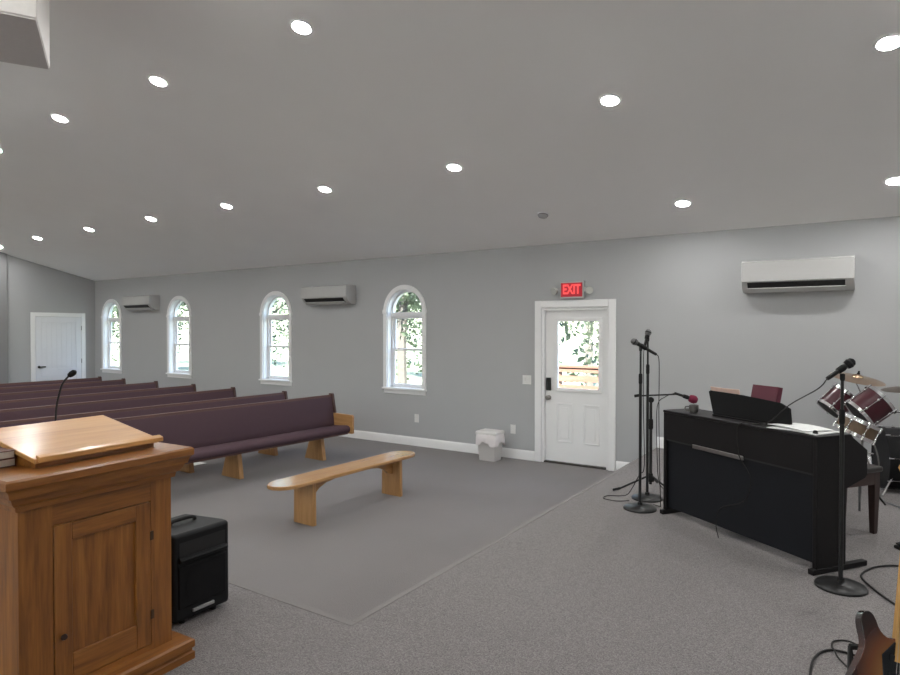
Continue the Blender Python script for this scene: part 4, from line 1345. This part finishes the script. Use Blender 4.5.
# ------------------------------------------------------------------ floor bits at the photo's right edge
z = HS + 0.007
t = MB(); t.tube([(0.60, 4.46, z), (0.36, 4.60, z), (0.185, 4.62, z), (0.06, 4.52, z), (-0.005, 4.36, z), (0.0, 4.25, z), (0.06, 4.10, z), (0.13, 3.97, z), (0.28, 3.72, z), (0.6, 3.5, z)], 0.0055, 8, 8)
tag(t.build('floor_cable', M['cable']), 'black cable looping on the stage carpet beside the round stand base', 'cable')
def pedal():
    r = thing('foot_pedal', 'small black foot pedal on the carpet beyond the cable loop', 'pedal', (0.255, 5.03, HS), 35)
    b = MB(); b.prism([(-0.09, 0), (0.09, 0), (0.09, 0.05), (-0.09, 0.02)], -0.035, 0.035, 'xz'); b.build('base', M['black'], r, bevel=0.006)
    b = MB(); b.prism([(-0.08, 0.028), (0.085, 0.056), (0.085, 0.064), (-0.08, 0.036)], -0.030, 0.030, 'xz'); b.build('tread', M['rubber'], r, bevel=0.003)
pedal()

# electric guitar leaning on a stand
def guitar():
    base = Vector((0.085, 2.556, HS))
    r = thing('electric_guitar', 'sunburst electric guitar leaning on a stand in the bottom corner', 'guitar', (base.x, base.y, HS + 0.045))
    fr = Matrix.Rotation(R_(28), 4, 'Z') @ Matrix.Rotation(R_(-22), 4, 'X') @ Matrix.Rotation(R_(16), 4, 'Y')
    r.rotation_euler = fr.to_euler()
    # outline in the body plane: x across, z along the neck, butt end at z=0
    out = [(0.0, 0.0), (0.06, 0.004), (0.115, 0.025), (0.150, 0.065), (0.160, 0.11), (0.148, 0.16), (0.125, 0.205), (0.115, 0.245), (0.128, 0.285), (0.142, 0.320), (0.140, 0.345),
           (0.125, 0.352), (0.100, 0.335), (0.070, 0.310), (0.040, 0.298), (0.030, 0.305), (0.030, 0.318), (-0.030, 0.326), (-0.036, 0.318), (-0.060, 0.322), (-0.080, 0.340), (-0.096, 0.374), (-0.115, 0.390),
           (-0.136, 0.380), (-0.142, 0.350), (-0.134, 0.318), (-0.122, 0.285), (-0.122, 0.255), (-0.138, 0.205), (-0.160, 0.145), (-0.158, 0.09), (-0.14, 0.05), (-0.105, 0.018), (-0.06, 0.004)]
    # smooth the outline once
    sm = []
    n = len(out)
    for i in range(n):
        a, b = out[i], out[(i + 1) % n]
        sm.append((0.75 * a[0] + 0.25 * b[0], 0.75 * a[1] + 0.25 * b[1])); sm.append((0.25 * a[0] + 0.75 * b[0], 0.25 * a[1] + 0.75 * b[1]))
    b = MB(); b.prism(sm, -0.022, 0.022, 'xz'); b.build('body', M['sunburst'], r, bevel=0.012, seg=4)
    pg = [(-0.03, 0.312), (0.03, 0.312), (0.075, 0.285), (0.098, 0.25), (0.088, 0.20), (0.105, 0.15), (0.10, 0.10), (0.045, 0.115), (-0.045, 0.135), (-0.058, 0.20), (-0.066, 0.26)]
    p = MB(); p.prism(pg, -0.0255, -0.0215, 'xz'); p.build('pickguard', M['pickguard'], r, bevel=0.001)
    for z in (0.15, 0.205, 0.26):
        q = MB(); q.box(-0.042, 0.042, -0.031, -0.025, z - 0.009, z + 0.009); q.build('pickup', M['black'], r, bevel=0.004)
    q = MB(); q.box(-0.04, 0.04, -0.034, -0.0225, 0.088, 0.118); q.build('bridge', M['chrome'], r, bevel=0.002)
    for x, z in ((0.078, 0.165), (0.085, 0.125), (0.078, 0.09)):
        q = MB(); q.lathe([(0.010, 0.0), (0.009, 0.014), (0.006, 0.016)], (x, -0.0215, z), (0, -1, 0), 12); q.build('control_knob', M['ivory'], r)
    nk = MB(); nk.prism([(-0.028, 0.245), (0.028, 0.245), (0.022, 0.78), (-0.022, 0.78)], -0.026, 0.004, 'xz'); nk.build('neck', M['maple'], r, bevel=0.006)
    fb = MB(); fb.prism([(-0.028, 0.25), (0.028, 0.25), (0.0215, 0.78), (-0.0215, 0.78)], -0.032, -0.0262, 'xz'); fb.build('fretboard', M['maple'], r, bevel=0.001)
    hs = MB(); hs.prism([(-0.022, 0.78), (0.022, 0.78), (0.045, 0.80), (0.040, 0.83), (-0.01, 0.94), (-0.045, 0.965), (-0.055, 0.94), (-0.032, 0.90), (-0.034, 0.82)], -0.018, -0.003, 'xz'); hs.build('headstock', M['maple'], r, bevel=0.002)
    st = MB()
    for k in range(6):
        x = -0.018 + 0.0072 * k
        st.cyl((x * 1.4, -0.038, 0.10), (x, -0.036, 0.79), 0.0006, n=4)
    st.build('strings', M['steel'], r)
    # stand
    s = thing('guitar_stand', 'black folding stand under the sunburst guitar', 'guitar stand', base, 28)
    for sx in (-1, 1):
        l = MB(); l.tube([(sx * 0.05, 0.17, 0.28), (sx * 0.10, 0.0, 0.035), (sx * 0.105, -0.09, 0.035), (sx * 0.105, -0.095, 0.07)], 0.008, 8, 3); l.build('cradle_arm', M['rubber'], s)
        l = MB(); l.tube([(sx * 0.05, 0.17, 0.28), (sx * 0.15, -0.02, 0.008)], 0.008, 8); l.build('leg', M['blackmetal'], s)
    l = MB(); l.tube([(0, 0.18, 0.28), (0, 0.34, 0.008)], 0.008, 8); l.build('rear_leg', M['blackmetal'], s)
    l = MB(); l.tube([(-0.05, 0.17, 0.28), (0.05, 0.17, 0.28)], 0.011, 8); l.build('crossbar', M['rubber'], s)
guitar()
t = MB(); z = HS + 0.006
t.tube([(-0.17, 2.70, z), (-0.18, 2.95, z), (-0.175, 3.12, z), (-0.13, 3.23, z), (-0.05, 3.25, z), (0.03, 3.20, z), (0.12, 3.05, z), (0.30, 2.95, z)], 0.005, 8, 8)
tag(t.build('guitar_cable', M['cable']), 'black cable curving over the carpet to the sunburst guitar', 'cable')
t = MB()
t.tube([(0.16, 3.10, z), (0.03, 3.30, z), (-0.05, 3.375, z), (-0.11, 3.34, z), (-0.115, 3.27, z + 0.002), (-0.105, 3.225, z + 0.010), (-0.085, 3.17, z + 0.002), (-0.02, 3.06, z), (0.05, 2.98, z)], 0.0038, 8, 8)
tag(t.build('thin_cable', M['cable']), 'thinner cable loop crossing the one beside the guitar horn', 'cable')
